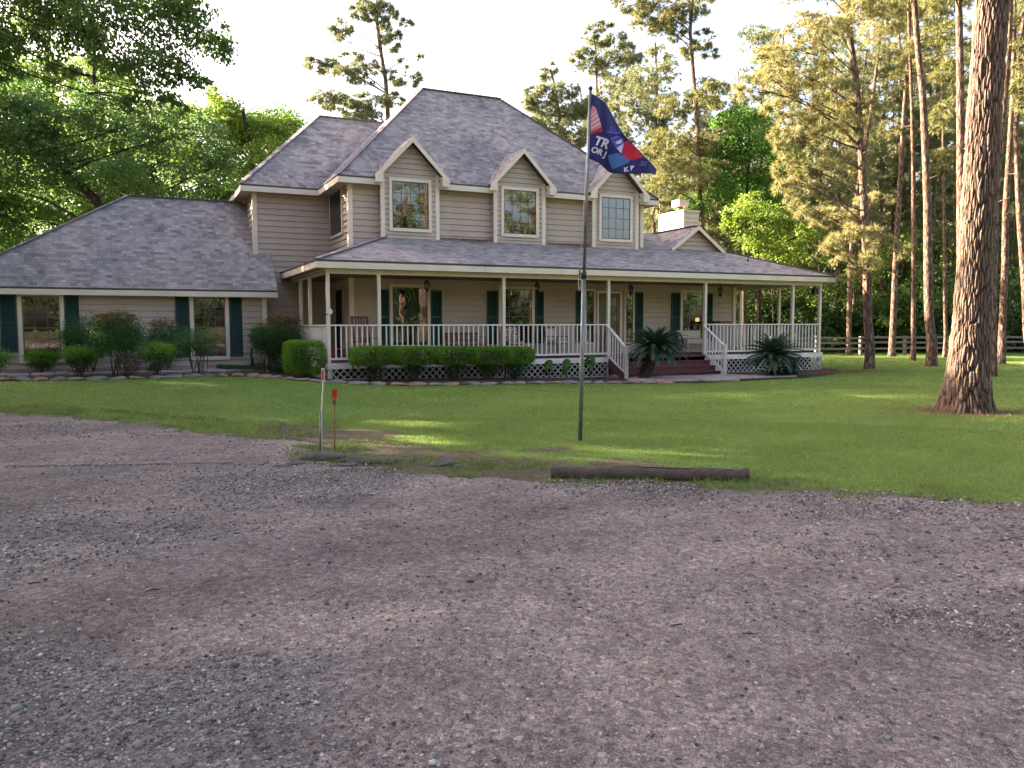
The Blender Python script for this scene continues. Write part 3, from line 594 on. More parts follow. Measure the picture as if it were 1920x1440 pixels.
# wing windows and shutters
WW=(0,4.534,0)
w1=window(WW,UX,NY,-7.78,-6.83,.68,2.5,3,6,m_tan,tr=.11,bw=.012); shutter(WW,UX,NY,-8.32,-7.92,.9,2.54); shutter(WW,UX,NY,-6.7,-6.33,.9,2.54)
w2=window(WW,UX,NY,-3.19,-2.26,.68,2.52,3,6,m_tan,tr=.11,bw=.012); shutter(WW,UX,NY,-3.71,-3.32,.67,2.55); shutter(WW,UX,NY,-2.13,-1.75,.67,2.55)
mb=MB(); mb.fbox(V3(WW),UX,NY,-7.74,-7.15,.0225,.025,.8,1.22); sgn=mb.build('window_sign',paint('sign card',(.25,.3,.33),.6),w1)
mb=MB()
for i,u in enumerate((-7.62,-7.5,-7.38,-7.27)): mb.fbox(V3(WW),UX,NY,u,u+.085,.0255,.0265,1.05,1.17)
# ---- dormers
for i,(cx,sh) in enumerate(((3.17,(5.55,6.12)),(7.03,(5.4,6.12)),(10.84,None))):
    d=roofpart('dormer',[[(cx-1.2,1.93,6.27),(cx,1.93,7.5),(cx,3.55,7.5),(cx-1.2,2.26,6.27)],[(cx+1.2,1.93,6.27),(cx+1.2,2.26,6.27),(cx,3.55,7.5),(cx,1.93,7.5)]],.045)
    mb=MB(); siding(mb,V3((0,2.3,0)),UX,NY,[(cx-.95,4.3),(cx+.95,4.3),(cx+.95,6.44),(cx,7.41),(cx-.95,6.44)],.16)
    siding(mb,V3((cx-.95,0,0)),UY,NX,[(-2.6,4.2),(-2.3,4.2),(-2.3,6.4),(-2.6,6.4)]); siding(mb,V3((cx+.95,0,0)),UY,-NX,[(-2.6,4.2),(-2.3,4.2),(-2.3,6.4),(-2.6,6.4)])
    mb.box(cx-.94,cx+.94,2.31,2.59,4.2,6.64); mb.build('dormer_wall',m_siding,d)
    for s_ in (-1,1):
        mb=MB(); mb.bar((cx+s_*1.2,1.92,6.15),(cx,1.92,7.38),.03,.16,up_=(0,1,0)) if False else None
        a=V3((cx+s_*1.22,1.92,6.245)); b=V3((cx,1.92,7.495)); dn=V3((0,0,-.165))
        mb=MB(); mb.hexa([a+dn,b+dn,b+dn+V3((0,.03,0)),a+dn+V3((0,.03,0))],[a,b,b+V3((0,.03,0)),a+V3((0,.03,0))]); mb.build('rake_board',m_trim,d)
        mb=MB(); x0,x1=sorted((cx+s_*.96,cx+s_*1.2)); q=[(x0,0),(x1,0)]
        e=[V3((cx+s_*.97,1.925,6.04)),V3((cx+s_*1.2,1.925,6.04)),V3((cx+s_*1.2,1.925,6.08)),V3((cx+s_*.97,1.925,6.36))]; mb.hexa(e,[p+V3((0,.36,0)) for p in e]); mb.build('eave_return',m_trim,d)
        mb=MB(); x0,x1=sorted((cx+s_*.84,cx+s_*.975)); mb.box(x0,x1,2.262,2.2835,4.3,6.44); mb.build('corner_board',m_trim,d)
    window((0,2.284,0),UX,NY,cx-.6,cx+.6,4.70,6.16,4,4,m_dark,tr=.1,shade=m_blind if sh else None,shz=sh,bw=.016,rail=False)
# right gable
mb=MB(); siding(mb,V3((0,2.6,0)),UX,NY,[(13.45,4.4),(15.9,4.4),(14.6,5.32)],.16); gw=mb.build('gable_wall',m_siding,house)
for s_,xe in ((-1,13.36),(1,15.98)):
    a=V3((xe,2.33,5.375-.72*abs(xe-14.6))); b=V3((14.6,2.33,5.375)); dn=V3((0,0,-.15)); mb=MB(); mb.hexa([a+dn,b+dn,b+dn+V3((0,.03,0)),a+dn+V3((0,.03,0))],[a,b,b+V3((0,.03,0)),a+V3((0,.03,0))]); mb.build('rake_board',m_trim,gw)
# chimney
m_chim=paint('cream chimney siding',(.55,.47,.38),.6,.1,2)
mb=MB(); mb.box(15.9,16.68,5.0,6.76,3.8,6.34); siding(mb,V3((0,5.0,0)),UX,NY,[(15.9,4),(16.68,4),(16.68,6.3),(15.9,6.3)]); ch=mb.build('chimney',m_chim,house)
mb=MB(); mb.box(15.86,16.72,4.96,6.8,6.34,6.4); mb.build('chimney_crown',m_trim,ch)
mb=MB(); mb.lathe((16.25,5.7,6.4),[(.12,0),(.12,.25)],14); mb.build('flue',m_redwood,ch)
mb=MB(); mb.box(16.0,16.5,5.45,5.95,6.63,6.9); mb.build('flue_cap',m_lattice,ch)
mb=MB(); mb.lathe((16.0,1.2,4.0),[(.03,0),(.03,.14)],8); mb.build('vent_pipe',m_dark,house)
# ---- things on the porch
def chair(name,loc,rz,m,label,cat,w=.58,d=.55,hs=.42,hb=1.1,slats=6,rock=False,cush=None,group=None):
    o=empty(name,loc,label,cat,group,rz); mb=MB(); mb.box(-w/2,w/2,-d/2,d/2,hs-.03,hs); mb.build('seat',m,o)
    mb=MB()
    for s_ in (-1,1): mb.bar((s_*(w/2-.02),d/2-.02,hs),(s_*(w/2-.02),d/2+.12,hb),.035)
    mb.bar((-w/2,d/2+.12,hb-.03),(w/2,d/2+.12,hb-.03),.03,.07); mb.bar((-w/2,d/2+.02,hs+.12),(w/2,d/2+.02,hs+.12),.03,.05)
    for i in range(slats): x=-w/2+w*(i+.5)/slats; mb.bar((x,d/2+.01,hs+.1),(x,d/2+.115,hb-.04),.045,.015)
    mb.build('backrest',m,o)
    for sx in (-1,1):
        for sy in (-1,1): mb=MB(); mb.bar((sx*(w/2-.02),sy*(d/2-.02),0.03),(sx*(w/2-.02),sy*(d/2-.02),hs-.02 if sy>0 else hs+.22),.035); mb.build('leg',m,o)
        mb=MB(); mb.bar((sx*(w/2-.02),-d/2,hs+.23),(sx*(w/2-.02),d/2+.06,hs+.23),.05,.025); mb.build('armrest',m,o)
        if rock: mb=MB(); mb.tube([(sx*(w/2-.02),y,.02+.12*(y/.5)**2) for y in (-.5,-.3,-.1,.1,.3,.5,.6)],.02,6); mb.build('rocker',m,o)
    if cush: mb=MB(); mb.box(-w/2+.04,w/2-.04,-d/2+.02,d/2-.03,hs+.004,hs+.09); mb.bar((0,d/2-.03,hs+.1),(0,d/2+.07,hb-.06),w-.08,.06,up_=(0,1,0)); mb.build('cushion',cush,o)
    return o
DZ=.595
m_pat=NT('floral cushion'); _v=m_pat.coord('Object'); _f=m_pat.noise(_v,22,2); m_pat=m_pat.fin(m_pat.ramp(_f,[(.46,(.30,.05,.05)),(.54,(.5,.44,.38))]),.9)
chair('rocking_chair',(1.55,1.7,DZ),.35,m_redwood,'red brown wooden rocking chair behind the first railing bay by the house corner','chair',rock=True,hb=1.32,w=.62)
chair('bench',(4.95,2.05,DZ),0,m_redwood,'low dark red wooden bench against the wall beside the large picture window','bench',w=1.2,hb=.8,slats=11)
chair('patio_chair',(6.55,1.75,DZ),0,m_dark,'patio chair with red and white floral cushions in front of the gridded window','chair',cush=m_pat,hb=1.02)
chair('patio_chair',(8.15,1.7,DZ),.3,m_dark,'dark metal armchair with tan cushion left of the front door','chair',cush=m_cream,hb=.98)
chair('wicker_loveseat',(14.0,1.75,DZ),0,m_wicker,'white wicker loveseat beside the porch steps under the window with the painted orange reflection','loveseat',w=1.05,hb=.82,cush=m_cream,slats=12)
t=empty('side_table',(15.4,1.9,DZ),'small brown square side table right of the rightmost window','table'); mb=MB(); mb.box(-.28,.28,-.22,.22,1.1,1.18); mb.build('tabletop',m_redwood,t)
for sx in(-1,1):
    for sy in(-1,1): mb=MB(); mb.box(sx*.25-.02,sx*.25+.02,sy*.19-.02,sy*.19+.02,0,1.1); mb.build('leg',m_redwood,t)
t=empty('plant_stand',(.6,1.15,DZ),'red plastic step stool low behind the railing beside the corner post','stool'); mb=MB(); mb.box(-.16,.16,-.14,.14,.33,.37); mb.box(-.16,.16,.02,.14,.17,.2); mb.build('tread',m_redplastic,t)
for sx in(-1,1): mb=MB(); mb.box(sx*.15-.015,sx*.15+.015,-.14,.14,0,.33); mb.build('side_panel',m_redplastic,t)
t=empty('wagon_wheel',(12.95,1.5,DZ),'dark spoked wheel leaning at the top of the porch steps','wheel',rz=.2); mb=MB(); mb.tube([(math.cos(a)*.38,0,.40+math.sin(a)*.38) for a in [i*math.pi/12 for i in range(25)]],.03,6,False); mb.build('rim',m_dark,t); mb=MB()
for i in range(6): a=i*math.pi/3; mb.bar((0,0,.4),(math.cos(a)*.38,0,.4+math.sin(a)*.38),.025)
mb.build('spokes',m_dark,t)
# hanging lanterns
def lantern(x,label):
    o=empty('hanging_lantern',(x,1.3,2.72),label,'lantern','black lanterns hanging from the porch ceiling')
    mb=MB(); mb.tube([(0,0,.33),(0,0,.41)],.008,6); mb.build('chain',m_dark,o)
    mb=MB(); mb.lathe((0,0,0),[(.015,-.09),(.03,-.03),(.055,.0),(.065,.02)],8); mb.lathe((0,0,0),[(.105,.22),(.06,.28),(.015,.33)],8)
    for i in range(6): a=i*math.pi/3; mb.bar((math.cos(a)*.06,math.sin(a)*.06,.02),(math.cos(a)*.095,math.sin(a)*.095,.22),.011)
    mb.build('frame',m_dark,o); mb=MB(); mb.lathe((0,0,0),[(.052,.02),(.085,.22)],6); mb.build('glass',m_cream if False else m_glass,o)
    mb=MB(); mb.lathe((0,0,0),[(.014,.02),(.014,.12)],6); mb.build('candle',m_white,o)
for x,l in ((3.36,'black lantern hanging in front of the large picture window'),(7.18,'black lantern hanging beside the gridded window between two posts'),(10.86,'black lantern hanging in front of the front door'),(14.8,'black lantern hanging between the rightmost window and the house corner')): lantern(x,l)
o=empty('porch_speaker',(18.3,.12,2.85),'small dark box fixed under the beam at the right end corner post','speaker'); mb=MB(); mb.hexa([(-.1,-.08,-.08),(.1,-.08,-.08),(.1,.1,-.1),(-.1,.1,-.1)],[(-.07,-.05,.12),(.07,-.05,.12),(.07,.08,.12),(-.07,.08,.12)]); mb.build('case',m_dark,o); mb=MB(); mb.box(-.015,.015,-.015,.015,.12,.23); mb.build('bracket',m_dark,o)
o=empty('thermometer',(.02,-.075,2.02),'round white thermometer on the left corner porch post','thermometer'); mb=MB(); mb.tube([(0,-.0,0),(0,-.03,0)],.085,18); mb.build('dial',m_white,o); mb=MB(); mb.bar((-.05,-.035,-.06),(-.14,-.035,-.09),.03,.02); mb.build('pointer',m_dark,o)
# ================================================================== YARD OBJECTS
FW=V3((.4274,.9041,0)); RT=V3((.9041,-.4274,0))
def yardspot(x,y,dz=0): return (x,y,gzf(x,y)+dz)
# flagpole
fp=empty('flagpole',(.69,-12.69,0),'tall thin grey metal flagpole standing at the lawn edge in front of the porch','flagpole')
top=V3((.12,-.05,4.8)); mid=V3((.045,-.02,2.3))
mb=MB(); mb.tube([(0,0,-.2),tuple(mid)],.03,16); mb.build('pole',m_pole,fp)
mb=MB(); mb.tube([tuple(mid+V3((0,0,-.03))),tuple(top)],.021,14); mb.build('upper_pole',m_pole,fp)
mb=MB(); mb.lathe(mid-V3((0,0,.05)),[(.036,0),(.038,.08),(.032,.1)],16); mb.lathe(top,[(.03,0),(.033,.03),(.01,.05)],12); mb.build('collar',m_dark,fp)
mb=MB(); c=mid+V3((0,0,.02)); mb.bar(c-RT*.02,c-RT*.07,.02); mb.bar(c-RT*.06+V3((0,0,-.06)),c-RT*.06+V3((0,0,.06)),.015); mb.build('cleat',m_dark,fp)
mb=MB(); hp=[c-RT*.06+V3((0,0,.05))]+[c.lerp(top,t)-RT*(.045-.025*t)+FW*-.02 for t in (.3,.6,.9,1)]; mb.tube(hp,.0035,5)
lp=[c-RT*.06+V3((0,0,.03))]+[c-RT*(.055+.018*math.sin(a))+V3((0,0,-.12+.11*math.cos(a))) for a in [i*.5 for i in range(13)]]; mb.tube(lp,.004,5); mb.build('halyard',m_white,fp)
# flag: one curved cloth flown from the pole; a = metres from the pole, z = metres below the top
m_navy=paint('navy flag cloth',(.018,.022,.11),.75,.15,5,.001)
m_fwhite=paint('flag white print',(.55,.55,.62),.75,.05,5,0); m_fred=paint('flag red print',(.50,.02,.05),.75,.08,5,0); m_fpink=paint('flag faded stripe print',(.55,.22,.26),.75,.08,5,0)
m_fblue=paint('flag mid blue print',(.06,.14,.34),.75,.1,5,0); m_fpurp=paint('flag violet print',(.10,.09,.36),.75,.1,5,0)
flag=empty('flag',(.80,-12.74,4.77),'dark blue flag with white lettering and red patches drooping from the flagpole','flag')
def fpt(a,z,off=0):
    k=min(1,a*4); w_=.105*math.sin(8.5*a-1.5*z+.4)*k+.035*math.sin(17*a+5*z)*k+.05*a
    return RT*a+V3((0,0,z))-FW*(w_+off)
TE=[(0,0),(.156,-.13),(.322,-.30),(.541,-.64),(.72,-.91),(.921,-1.03)]; BE=[(-.01,-.89),(.143,-.97),(.30,-1.06),(.577,-1.10),(.75,-1.13),(.90,-1.115)]
def pl(L,t):
    k=t*(len(L)-1); i=min(int(k),len(L)-2); f=k-i; return (L[i][0]*(1-f)+L[i+1][0]*f,L[i][1]*(1-f)+L[i+1][1]*f)
nu,nv=48,30; vv=[];ff=[]
for i in range(nu+1):
    a_,b_=pl(TE,i/nu),pl(BE,i/nu)
    for j in range(nv+1): t=j/nv; vv.append(tuple(fpt(a_[0]*(1-t)+b_[0]*t,a_[1]*(1-t)+b_[1]*t+.01*math.sin(9*i/nu)*t)))
for i in range(nu):
    for j in range(nv): q=i*(nv+1)+j; ff.append((q,q+nv+1,q+nv+2,q+1))
me=npmesh('cloth',vv,ff,m_navy,True); cl_=link('cloth',me,flag); sm_=cl_.modifiers.new('thickness','SOLIDIFY'); sm_.thickness=.002
def patch(name,poly,m,off=.005,grid=14):
    xs=[p[0] for p in poly]; zs=[p[1] for p in poly]; mb=MB(); n=len(poly); cx=sum(xs)/n; cz=sum(zs)/n
    for i in range(n):
        a,b=poly[i],poly[(i+1)%n]; K=5
        for r_ in range(K):
            for s_ in range(K):
                def P(u,t): ex=a[0]+(b[0]-a[0])*t; ez=a[1]+(b[1]-a[1])*t; return fpt(cx+(ex-cx)*u,cz+(ez-cz)*u,off)
                mb.poly([P(r_/K,s_/K),P((r_+1)/K,s_/K),P((r_+1)/K,(s_+1)/K),P(r_/K,(s_+1)/K)])
    return mb.build(name,m,flag)
patch('print_patch',[(.03,-.18),(.075,-.22),(.156,-.48),(.013,-.53),(.004,-.3)],m_fpink)
for k in range(4): z=-.27-.055*k; patch('stripe',[(.012,z-.045),(.012,z-.06),(.09+.018*k,z+.0),(.09+.018*k,z+.015)],m_fwhite,.008)
patch('print_patch',[(.013,-.53),(.156,-.485),(.17,-.54),(.09,-.54),(.013,-.575)],m_fred)
patch('print_patch',[(.255,-.84),(.40,-.80),(.50,-.86),(.56,-.93),(.42,-.99),(.322,-1.02),(.28,-.93)],m_fblue)
patch('print_patch',[(.30,-.65),(.46,-.585),(.49,-.66),(.38,-.745)],m_fpurp)
patch('print_patch',[(.376,-.735),(.479,-.665),(.443,-.81)],m_fwhite,.008)
patch('print_patch',[(.485,-.655),(.525,-.64),(.71,-.895),(.60,-.925),(.50,-.90),(.456,-.82)],m_fred)
patch('stripe',[(.235,-.53),(.235,-.555),(.44,-.53),(.43,-.505)],m_fpurp,.008)
for k in range(5): a_=.27+.035*k; patch('stripe',[(a_,-.52),(a_+.012,-.52),(a_+.028,-.45),(a_+.018,-.45)],m_fpurp,.009)
patch('stripe',[(.29,-.64),(.285,-.615),(.37,-.565),(.43,-.56),(.42,-.59)],m_fwhite if False else m_fpurp,.01)
patch('stripe',[(.36,-.66),(.40,-.63),(.45,-.60),(.45,-.66),(.39,-.68)],m_fwhite,.011)
def lettering(txt,a0,z0,size,rot,shear,m=m_fwhite,wx=1.):
    cu=bpy.data.curves.new('t','FONT'); cu.body=txt; cu.size=size; cu.offset=size*.035; ob=bpy.data.objects.new('t',cu); C.objects.link(ob)
    dg=bpy.context.evaluated_depsgraph_get(); me=bpy.data.meshes.new_from_object(ob.evaluated_get(dg)); bpy.data.objects.remove(ob)
    c,s=math.cos(rot),math.sin(rot)
    for v in me.vertices:
        x=v.co.x*wx+shear*v.co.y; y=v.co.y; a=a0+x*c-y*s; z=z0+x*s+y*c; v.co=fpt(a,z,.009)
    me.name='lettering'; me.materials.clear(); me.materials.append(m); return link('lettering',me,flag)
lettering('TR',.045,-.70,.165,-.28,.18); lettering('OR J',.01,-.80,.11,-.32,.1); lettering('K B',.47,-1.075,.09,.15,.1); lettering('20',.66,-1.01,.085,-.2,.1,m_fpurp)
# reflector stakes
o=empty('driveway_marker',(-2.81,-12.22,0),'white driveway marker stake with tall red reflector beside the flat rocks','driveway marker')
mb=MB(); mb.tube([(0,0,-.1),(.01,-.005,.55),(.035,-.015,.92)],[.008,.008,.006],8); mb.build('rod',m_white,o)
mb=MB(); mb.tube([(-.014,.006,-.05),(-.004,.0,.55)],.013,8); mb.build('sleeve',m_pole,o)
mb=MB(); c=V3((.036,-.016,.995)); mb.fbox(c,RT,-FW,-.019,.019,-.006,.006,-.085,.085); hd=mb.build('reflector_frame',m_white,o)
mb=MB(); mb.fbox(c,RT,-FW,-.010,.010,.0062,.010,-.07,.07); mb.build('reflector',m_redplastic,hd)
o=empty('driveway_marker',(-2.66,-12.29,0),'short rusty stake with square red reflector right of the white marker','driveway marker')
mb=MB(); mb.tube([(0,0,-.1),(.015,-.006,.74)],.006,7); mb.build('rod',m_rust,o)
mb=MB(); c=V3((.016,-.008,.76)); mb.fbox(c,RT,-FW,-.034,.03,.004,.014,-.055,.052); mb.fbox(c,RT,-FW,.012,.03,.0,.012,.052,.062); mb.build('reflector',m_redplastic,o)
mb=MB(); mb.fbox(c,RT,-FW,-.03,.0,.0,.012,-.13,-.085); mb.fbox(c,RT,-FW,-.012,.012,.004,.016,-.15,-.07); mb.build('clip',m_rust,o)
# timber
a,b=V3((-.99,-14.98,.062)),V3((.80,-15.96,.05)); n=26; o=empty('timber',tuple(a.lerp(b,.5)*1),'weathered round timber lying along the edge of the gravel in front of the flagpole','timber')
c0=a.lerp(b,.5); r_=random.Random(3); mb=MB(); pts=[];rad=[]
for i in range(n+1): pts.append(a.lerp(b,i/n)-c0+V3((0,0,.006*math.sin(i)))); rad.append(.072+r_.uniform(-.007,.006))
mb.tube(pts,rad,20); ob=mb.build('log',m_log,o)
mb=MB(); mb.tube([pts[n//3]+V3((.0,-.02,.075)),pts[n//2]+V3((0,-.03,.071)),pts[n-2]+V3((0,-.035,.066))],[.002,.0045,.002],5); mb.build('crack',m_black,o)
# rope
mb=MB(); pts=[];rad=[]; A_=V3((-6.3,-11.75,.035)); B_=V3((-3.9,-12.62,.03)); N_=340
for i in range(N_+1):
    t=i/N_; p=A_.lerp(B_,t)+V3((.0,.012*math.sin(t*9)+.01*math.sin(t*23),.004*math.sin(t*40))); pts.append(p-A_); rad.append(.002+.016*abs(math.sin(i*math.pi*34/N_))**1.5)
o=mb.tube(pts,rad,8); o=mb.build('chain',paint('pale galvanised chain',(.27,.25,.25),.5,.25,30),None,tuple(A_)); tag(o,'thin pale chain of small links lying across the gravel on the left','chain')
# rocks
def rockmesh(seed,sx,sy,sz,m,sub=2):
    r_=np.random.default_rng(seed); v,f=IV.copy(),IF.copy()
    for _ in range(sub):
        mid={};vl=[tuple(q) for q in v];nf=[]
        def M_(i,j):
            k=(min(i,j),max(i,j))
            if k not in mid: p=(np.array(vl[i])+np.array(vl[j]))/2; p/=np.linalg.norm(p); mid[k]=len(vl); vl.append(tuple(p))
            return mid[k]
        for a,b,c in f: ab,bc,ca=M_(a,b),M_(b,c),M_(c,a); nf+=[(a,ab,ca),(b,bc,ab),(c,ca,bc),(ab,bc,ca)]
        v=np.array(vl);f=np.array(nf)
    for k in range(9):
        d=r_.normal(size=3);d/=np.linalg.norm(d);h=r_.uniform(.55,.85); t=v@d; v=np.where((t>h)[:,None],v-(t-h)[:,None]*d,v)
    v=v*(1+.10*(fbm(v[:,0]*3+seed,v[:,1]*3+v[:,2]*2,1.5,3)[:,None]-.5)*2); v*=np.array([sx,sy,sz]); v[:,2]=np.maximum(v[:,2],-sz*.5)
    return npmesh('rock',v,f,m)
def rock(name,x,y,sx,sy,sz,m,label,cat='rock',rz=0,seed=1,dz=0,group=None):
    o=link(name,rockmesh(seed,sx,sy,sz,m),None,(x,y,gzf(x,y)+dz)); o.rotation_euler=(0,0,rz); return tag(o,label,cat,group)
m_rockdark=paint('mossy grey rock',(.105,.095,.075),.9,.4,7,.012)
G='flat rocks where the lawn meets the gravel'
for i,(x,y,sx,sy,sz,l) in enumerate([(-2.92,-12.75,.24,.15,.085,'largest tilted grey rock at the foot of the two reflector stakes'),(-3.27,-12.95,.10,.08,.04,'small grey rock leaning left of the largest rock by the stakes'),(-3.43,-13.1,.10,.05,.025,'thin flat grey rock furthest left of the rock row'),
 (-2.62,-13.05,.13,.08,.05,'brown mossy rock just right of the rusty reflector stake'),(-2.78,-13.28,.13,.06,.035,'low slab in front of the largest rock by the stakes'),(-2.35,-13.2,.17,.08,.045,'long flat grey rock in the grass right of the stakes'),
 (-2.1,-13.35,.16,.07,.04,'flat grey rock half sunk in grass, second from the right end of the row'),(-1.75,-13.78,.15,.09,.06,'rounded grey rock at the right end of the rock row'),(-1.62,-13.98,.09,.06,.035,'small stone in front of the right end of the rock row')]):
    rock('rock',x,y,sx*1.25,sy*1.35,sz*1.15,m_rockdark,l,rz=-.45+.1*i,seed=20+i,dz=.015,group=G)
rock('boulder',9.0,-.62,.33,.18,.16,m_stone,'grey boulder in the bed left of the porch steps','boulder',.1,41)
rock('boulder',9.15,-3.15,.26,.16,.10,m_stone2,'tan boulder on the ground beside the leaning sago palm trunk','boulder',.3,43)
# edging stones
def along(L,s):
    for a,b in zip(L,L[1:]):
        d=math.dist(a,b)
        if s<=d: return (a[0]+(b[0]-a[0])*s/d,a[1]+(b[1]-a[1])*s/d,math.atan2(b[1]-a[1],b[0]-a[0]))
        s-=d
    return None
ORD='first second third fourth fifth sixth seventh eighth ninth tenth eleventh twelfth thirteenth fourteenth fifteenth sixteenth'.split()
r_=random.Random(12); s=2.2; cnt={}
while True:
    L_=r_.uniform(.34,.58); q=along(bedline,s+L_/2)
    if q is None: break
    x,y,a=q
    if x<-2: reg='in front of the left wing'
    elif x<.3: reg='in front of the round green box hedge'
    elif x<6.3: reg='in front of the long clipped hedge'
    else: reg='between flagpole and leaning sago palm'
    k=cnt.get(reg,0); cnt[reg]=k+1; c=r_.choice([(m_stone,'grey'),(m_stone,'grey'),(m_stone3,'greenish grey'),(m_stone2,'rust brown')])
    rock('edging_stone',x,y,L_*.56,r_.uniform(.14,.2),.075,c[0],f'{c[1]} edging stone, {ORD[min(k,15)]} from left {reg}','edging stone',a+r_.uniform(-.15,.15),100+int(s*7),.035,'flat stones edging the flower bed')
    s+=L_+r_.uniform(.0,.06)
# fence
fen=empty('rail_fence',(27.5,12.1,-.09),'weathered three rail wooden fence along the edge of the wood','fence')
fd=V3((.905,-.425,0)); r_=random.Random(4)
for i in range(11):
    p=fd*(i*2.5); mb=MB(); mb.box(p.x-.07,p.x+.07,p.y-.07,p.y+.07,-.2,1.08+r_.uniform(-.03,.05)); mb.build('fence_post',m_fence,fen)
    if i<10:
        for z in (.98,.70,.40):
            q=fd*((i+1)*2.5); d1,d2=r_.uniform(-.04,.04),r_.uniform(-.04,.04)
            mb=MB(); mb.bar(p+V3((0,-.08,z+d1)),q+V3((0,-.08,z+d2)),.04,.11); mb.build('fence_rail',m_fence,fen)
# ================================================================== FOLIAGE TOOLS
def rdir(n,r_): v=r_.normal(size=(n,3)); return v/np.linalg.norm(v,axis=1,keepdims=True)
def leaves(P,size,r_,asp=.5,droop=0,upb=.3):
    n=len(P); d=rdir(n,r_); d[:,2]=d[:,2]*.7-droop; d/=np.linalg.norm(d,axis=1,keepdims=True)
    nn=rdir(n,r_); nn[:,2]+=upb; w_=np.cross(d,nn); w_/=np.linalg.norm(w_,axis=1,keepdims=True)+1e-6; s=(size*r_.uniform(.6,1.3,n))[:,None]
    return np.stack([P,P+d*s*.5+w_*s*asp*.5,P+d*s,P+d*s*.5-w_*s*asp*.5],1).reshape(-1,3)
def clump(c,rad,n,r_,sub=None,sig=.2,shell=.0):
    rad=np.array(rad); sub=sub or max(4,int(n/45)); q=rdir(sub,r_)*(r_.random((sub,1))**(1/3)*(1-shell)+shell); k=r_.integers(0,sub,n)
    return np.array(c)+(q[k]+r_.normal(0,sig,(n,3)))*rad
def quads(V): return np.arange(len(V)).reshape(-1,4)
def needles(P,D_,L,wd,k,r_):
    n=len(P); P=np.repeat(P,k,0); D_=np.repeat(D_,k,0); d=D_*.75+rdir(n*k,r_)*.95; d/=np.linalg.norm(d,axis=1,keepdims=True)
    w_=np.cross(d,rdir(n*k,r_)); w_/=np.linalg.norm(w_,axis=1,keepdims=True)+1e-6; l=(L*r_.uniform(.7,1.2,n*k))[:,None]; T=P+d*l; T[:,2]-=l[:,0]*.12
    return np.stack([P-w_*wd/2,P+w_*wd/2,T],1).reshape(-1,3)
def curve(a,b,sag,n=6):
    a,b=V3(a),V3(b); return [a.lerp(b,t/n)+V3((0,0,sag*4*(t/n)*(1-t/n))) for t in range(n+1)]
def at_h(path,z):
    for p,q in zip(path,path[1:]):
        if p[2]<=z<=q[2]: t=(z-p[2])/(q[2]-p[2]+1e-9); return [p[i]*(1-t)+q[i]*t for i in range(3)]
    return list(path[-1]) if z>path[-1][2] else list(path[0])
def trunkmesh(path,r0,mat_,origin,taper=.45,flare=1.45,n=14):
    r0*=.88
    mb=MB(); o=V3(origin); P=[V3(p)-o for p in path]; zt=P[-1].z; pts=[];rad=[]
    base=P[0]; pts=[base-V3((0,0,.3)),base,base+V3((0,0,.18)),base+V3((0,0,.5)),base+V3((0,0,1.0))]; rad=[r0*flare*1.1,r0*flare,r0*1.22,r0*1.08,r0*1.02]
    for a,b in zip(P,P[1:]):
        m_=max(1,int((b-a).length/1.2))
        for i in range(1,m_+1):
            p=a.lerp(b,i/m_)
            if p.z>base.z+1.3: pts.append(p); rad.append(r0*(1-(1-taper)*(p.z-base.z)/(zt-base.z+.01)))
    mb.tube(pts,rad,n); return mb.mesh('trunk',mat_)
def sprig_limb(mb,path,o,pad,r0,r_,up_=.35):
    c=V3(pad[:3]); hd=math.hypot(c.x-path[0][0],c.y-path[0][1]); z=max(path[0][2]+.4,c.z-hd*up_-.3); s=at_h(path,min(z,path[-1][2])); 
    P=curve(V3(s)-o,c-o,.12*hd*r_.choice([-.3,.5,1]),5); L=(c-V3(s)).length; r1=min(r0*.4,.014+.008*L) if up_>0 else min(.028,.01+.004*L); mb.tube(P,[r1,r1*.8,r1*.65,r1*.5,r1*.38,r1*.22],6,False)
    for k in range(4):
        t=c-o+V3((r_.uniform(-1,1)*pad[3],r_.uniform(-1,1)*pad[3],r_.uniform(-.8,.8)*pad[4]))*.85; q=P[r_.choice([3,4,4])]; mb.tube([q,q.lerp(t,.5)+V3((0,0,.05)),t],[r1*.35,r1*.22,.006],4,False)
def pine(label,path,pads,r0,needle=m_needle,wd=.02,L=.24,k=20,dens=7.,seed=1,group=None,barkm=None,name='pine_tree',cat='pine tree'):
    r_=np.random.default_rng(seed); rr=random.Random(seed); o=V3((path[0][0],path[0][1],path[0][2])); t=empty(name,tuple(o),label,cat,group)
    link('trunk',trunkmesh(path,r0,barkm or m_bark,o),t)
    Ps=[];Ds=[]; mb=MB()
    for p in pads:
        c=np.array(p[:3]); rx,rz=p[3],p[4]; n=max(5,int(dens*(rx*rz*3.14+rx*rx*1.2)+4)); q=clump((0,0,0),(rx,rx,rz),n,r_,sub=max(3,n//6),sig=.16); Ps.append(q+c-np.array(o)); d=q/np.array([rx,rx,rz]); d[:,2]+=.35; Ds.append(d/(np.linalg.norm(d,axis=1,keepdims=True)+1e-6))
        sprig_limb(mb,path,o,p,r0,rr)
    mb.tube([V3(q)-o for q in path],r0*.3,5)
    # dead stubs
    for i in range(5): z=path[0][2]+rr.uniform(.35,.8)*(path[-1][2]-path[0][2]); s=V3(at_h(path,z))-o; a=rr.uniform(0,6.28); mb.tube([s,s+V3((math.cos(a),math.sin(a),.1))*rr.uniform(.3,.7)],[.02,.006],4,False)
    mb.build('branches',m_bark,t); V=needles(np.concatenate(Ps),np.concatenate(Ds),L,wd,k,r_); link('crown',npmesh('crown',V,np.arange(len(V)).reshape(-1,3),needle),t); return t
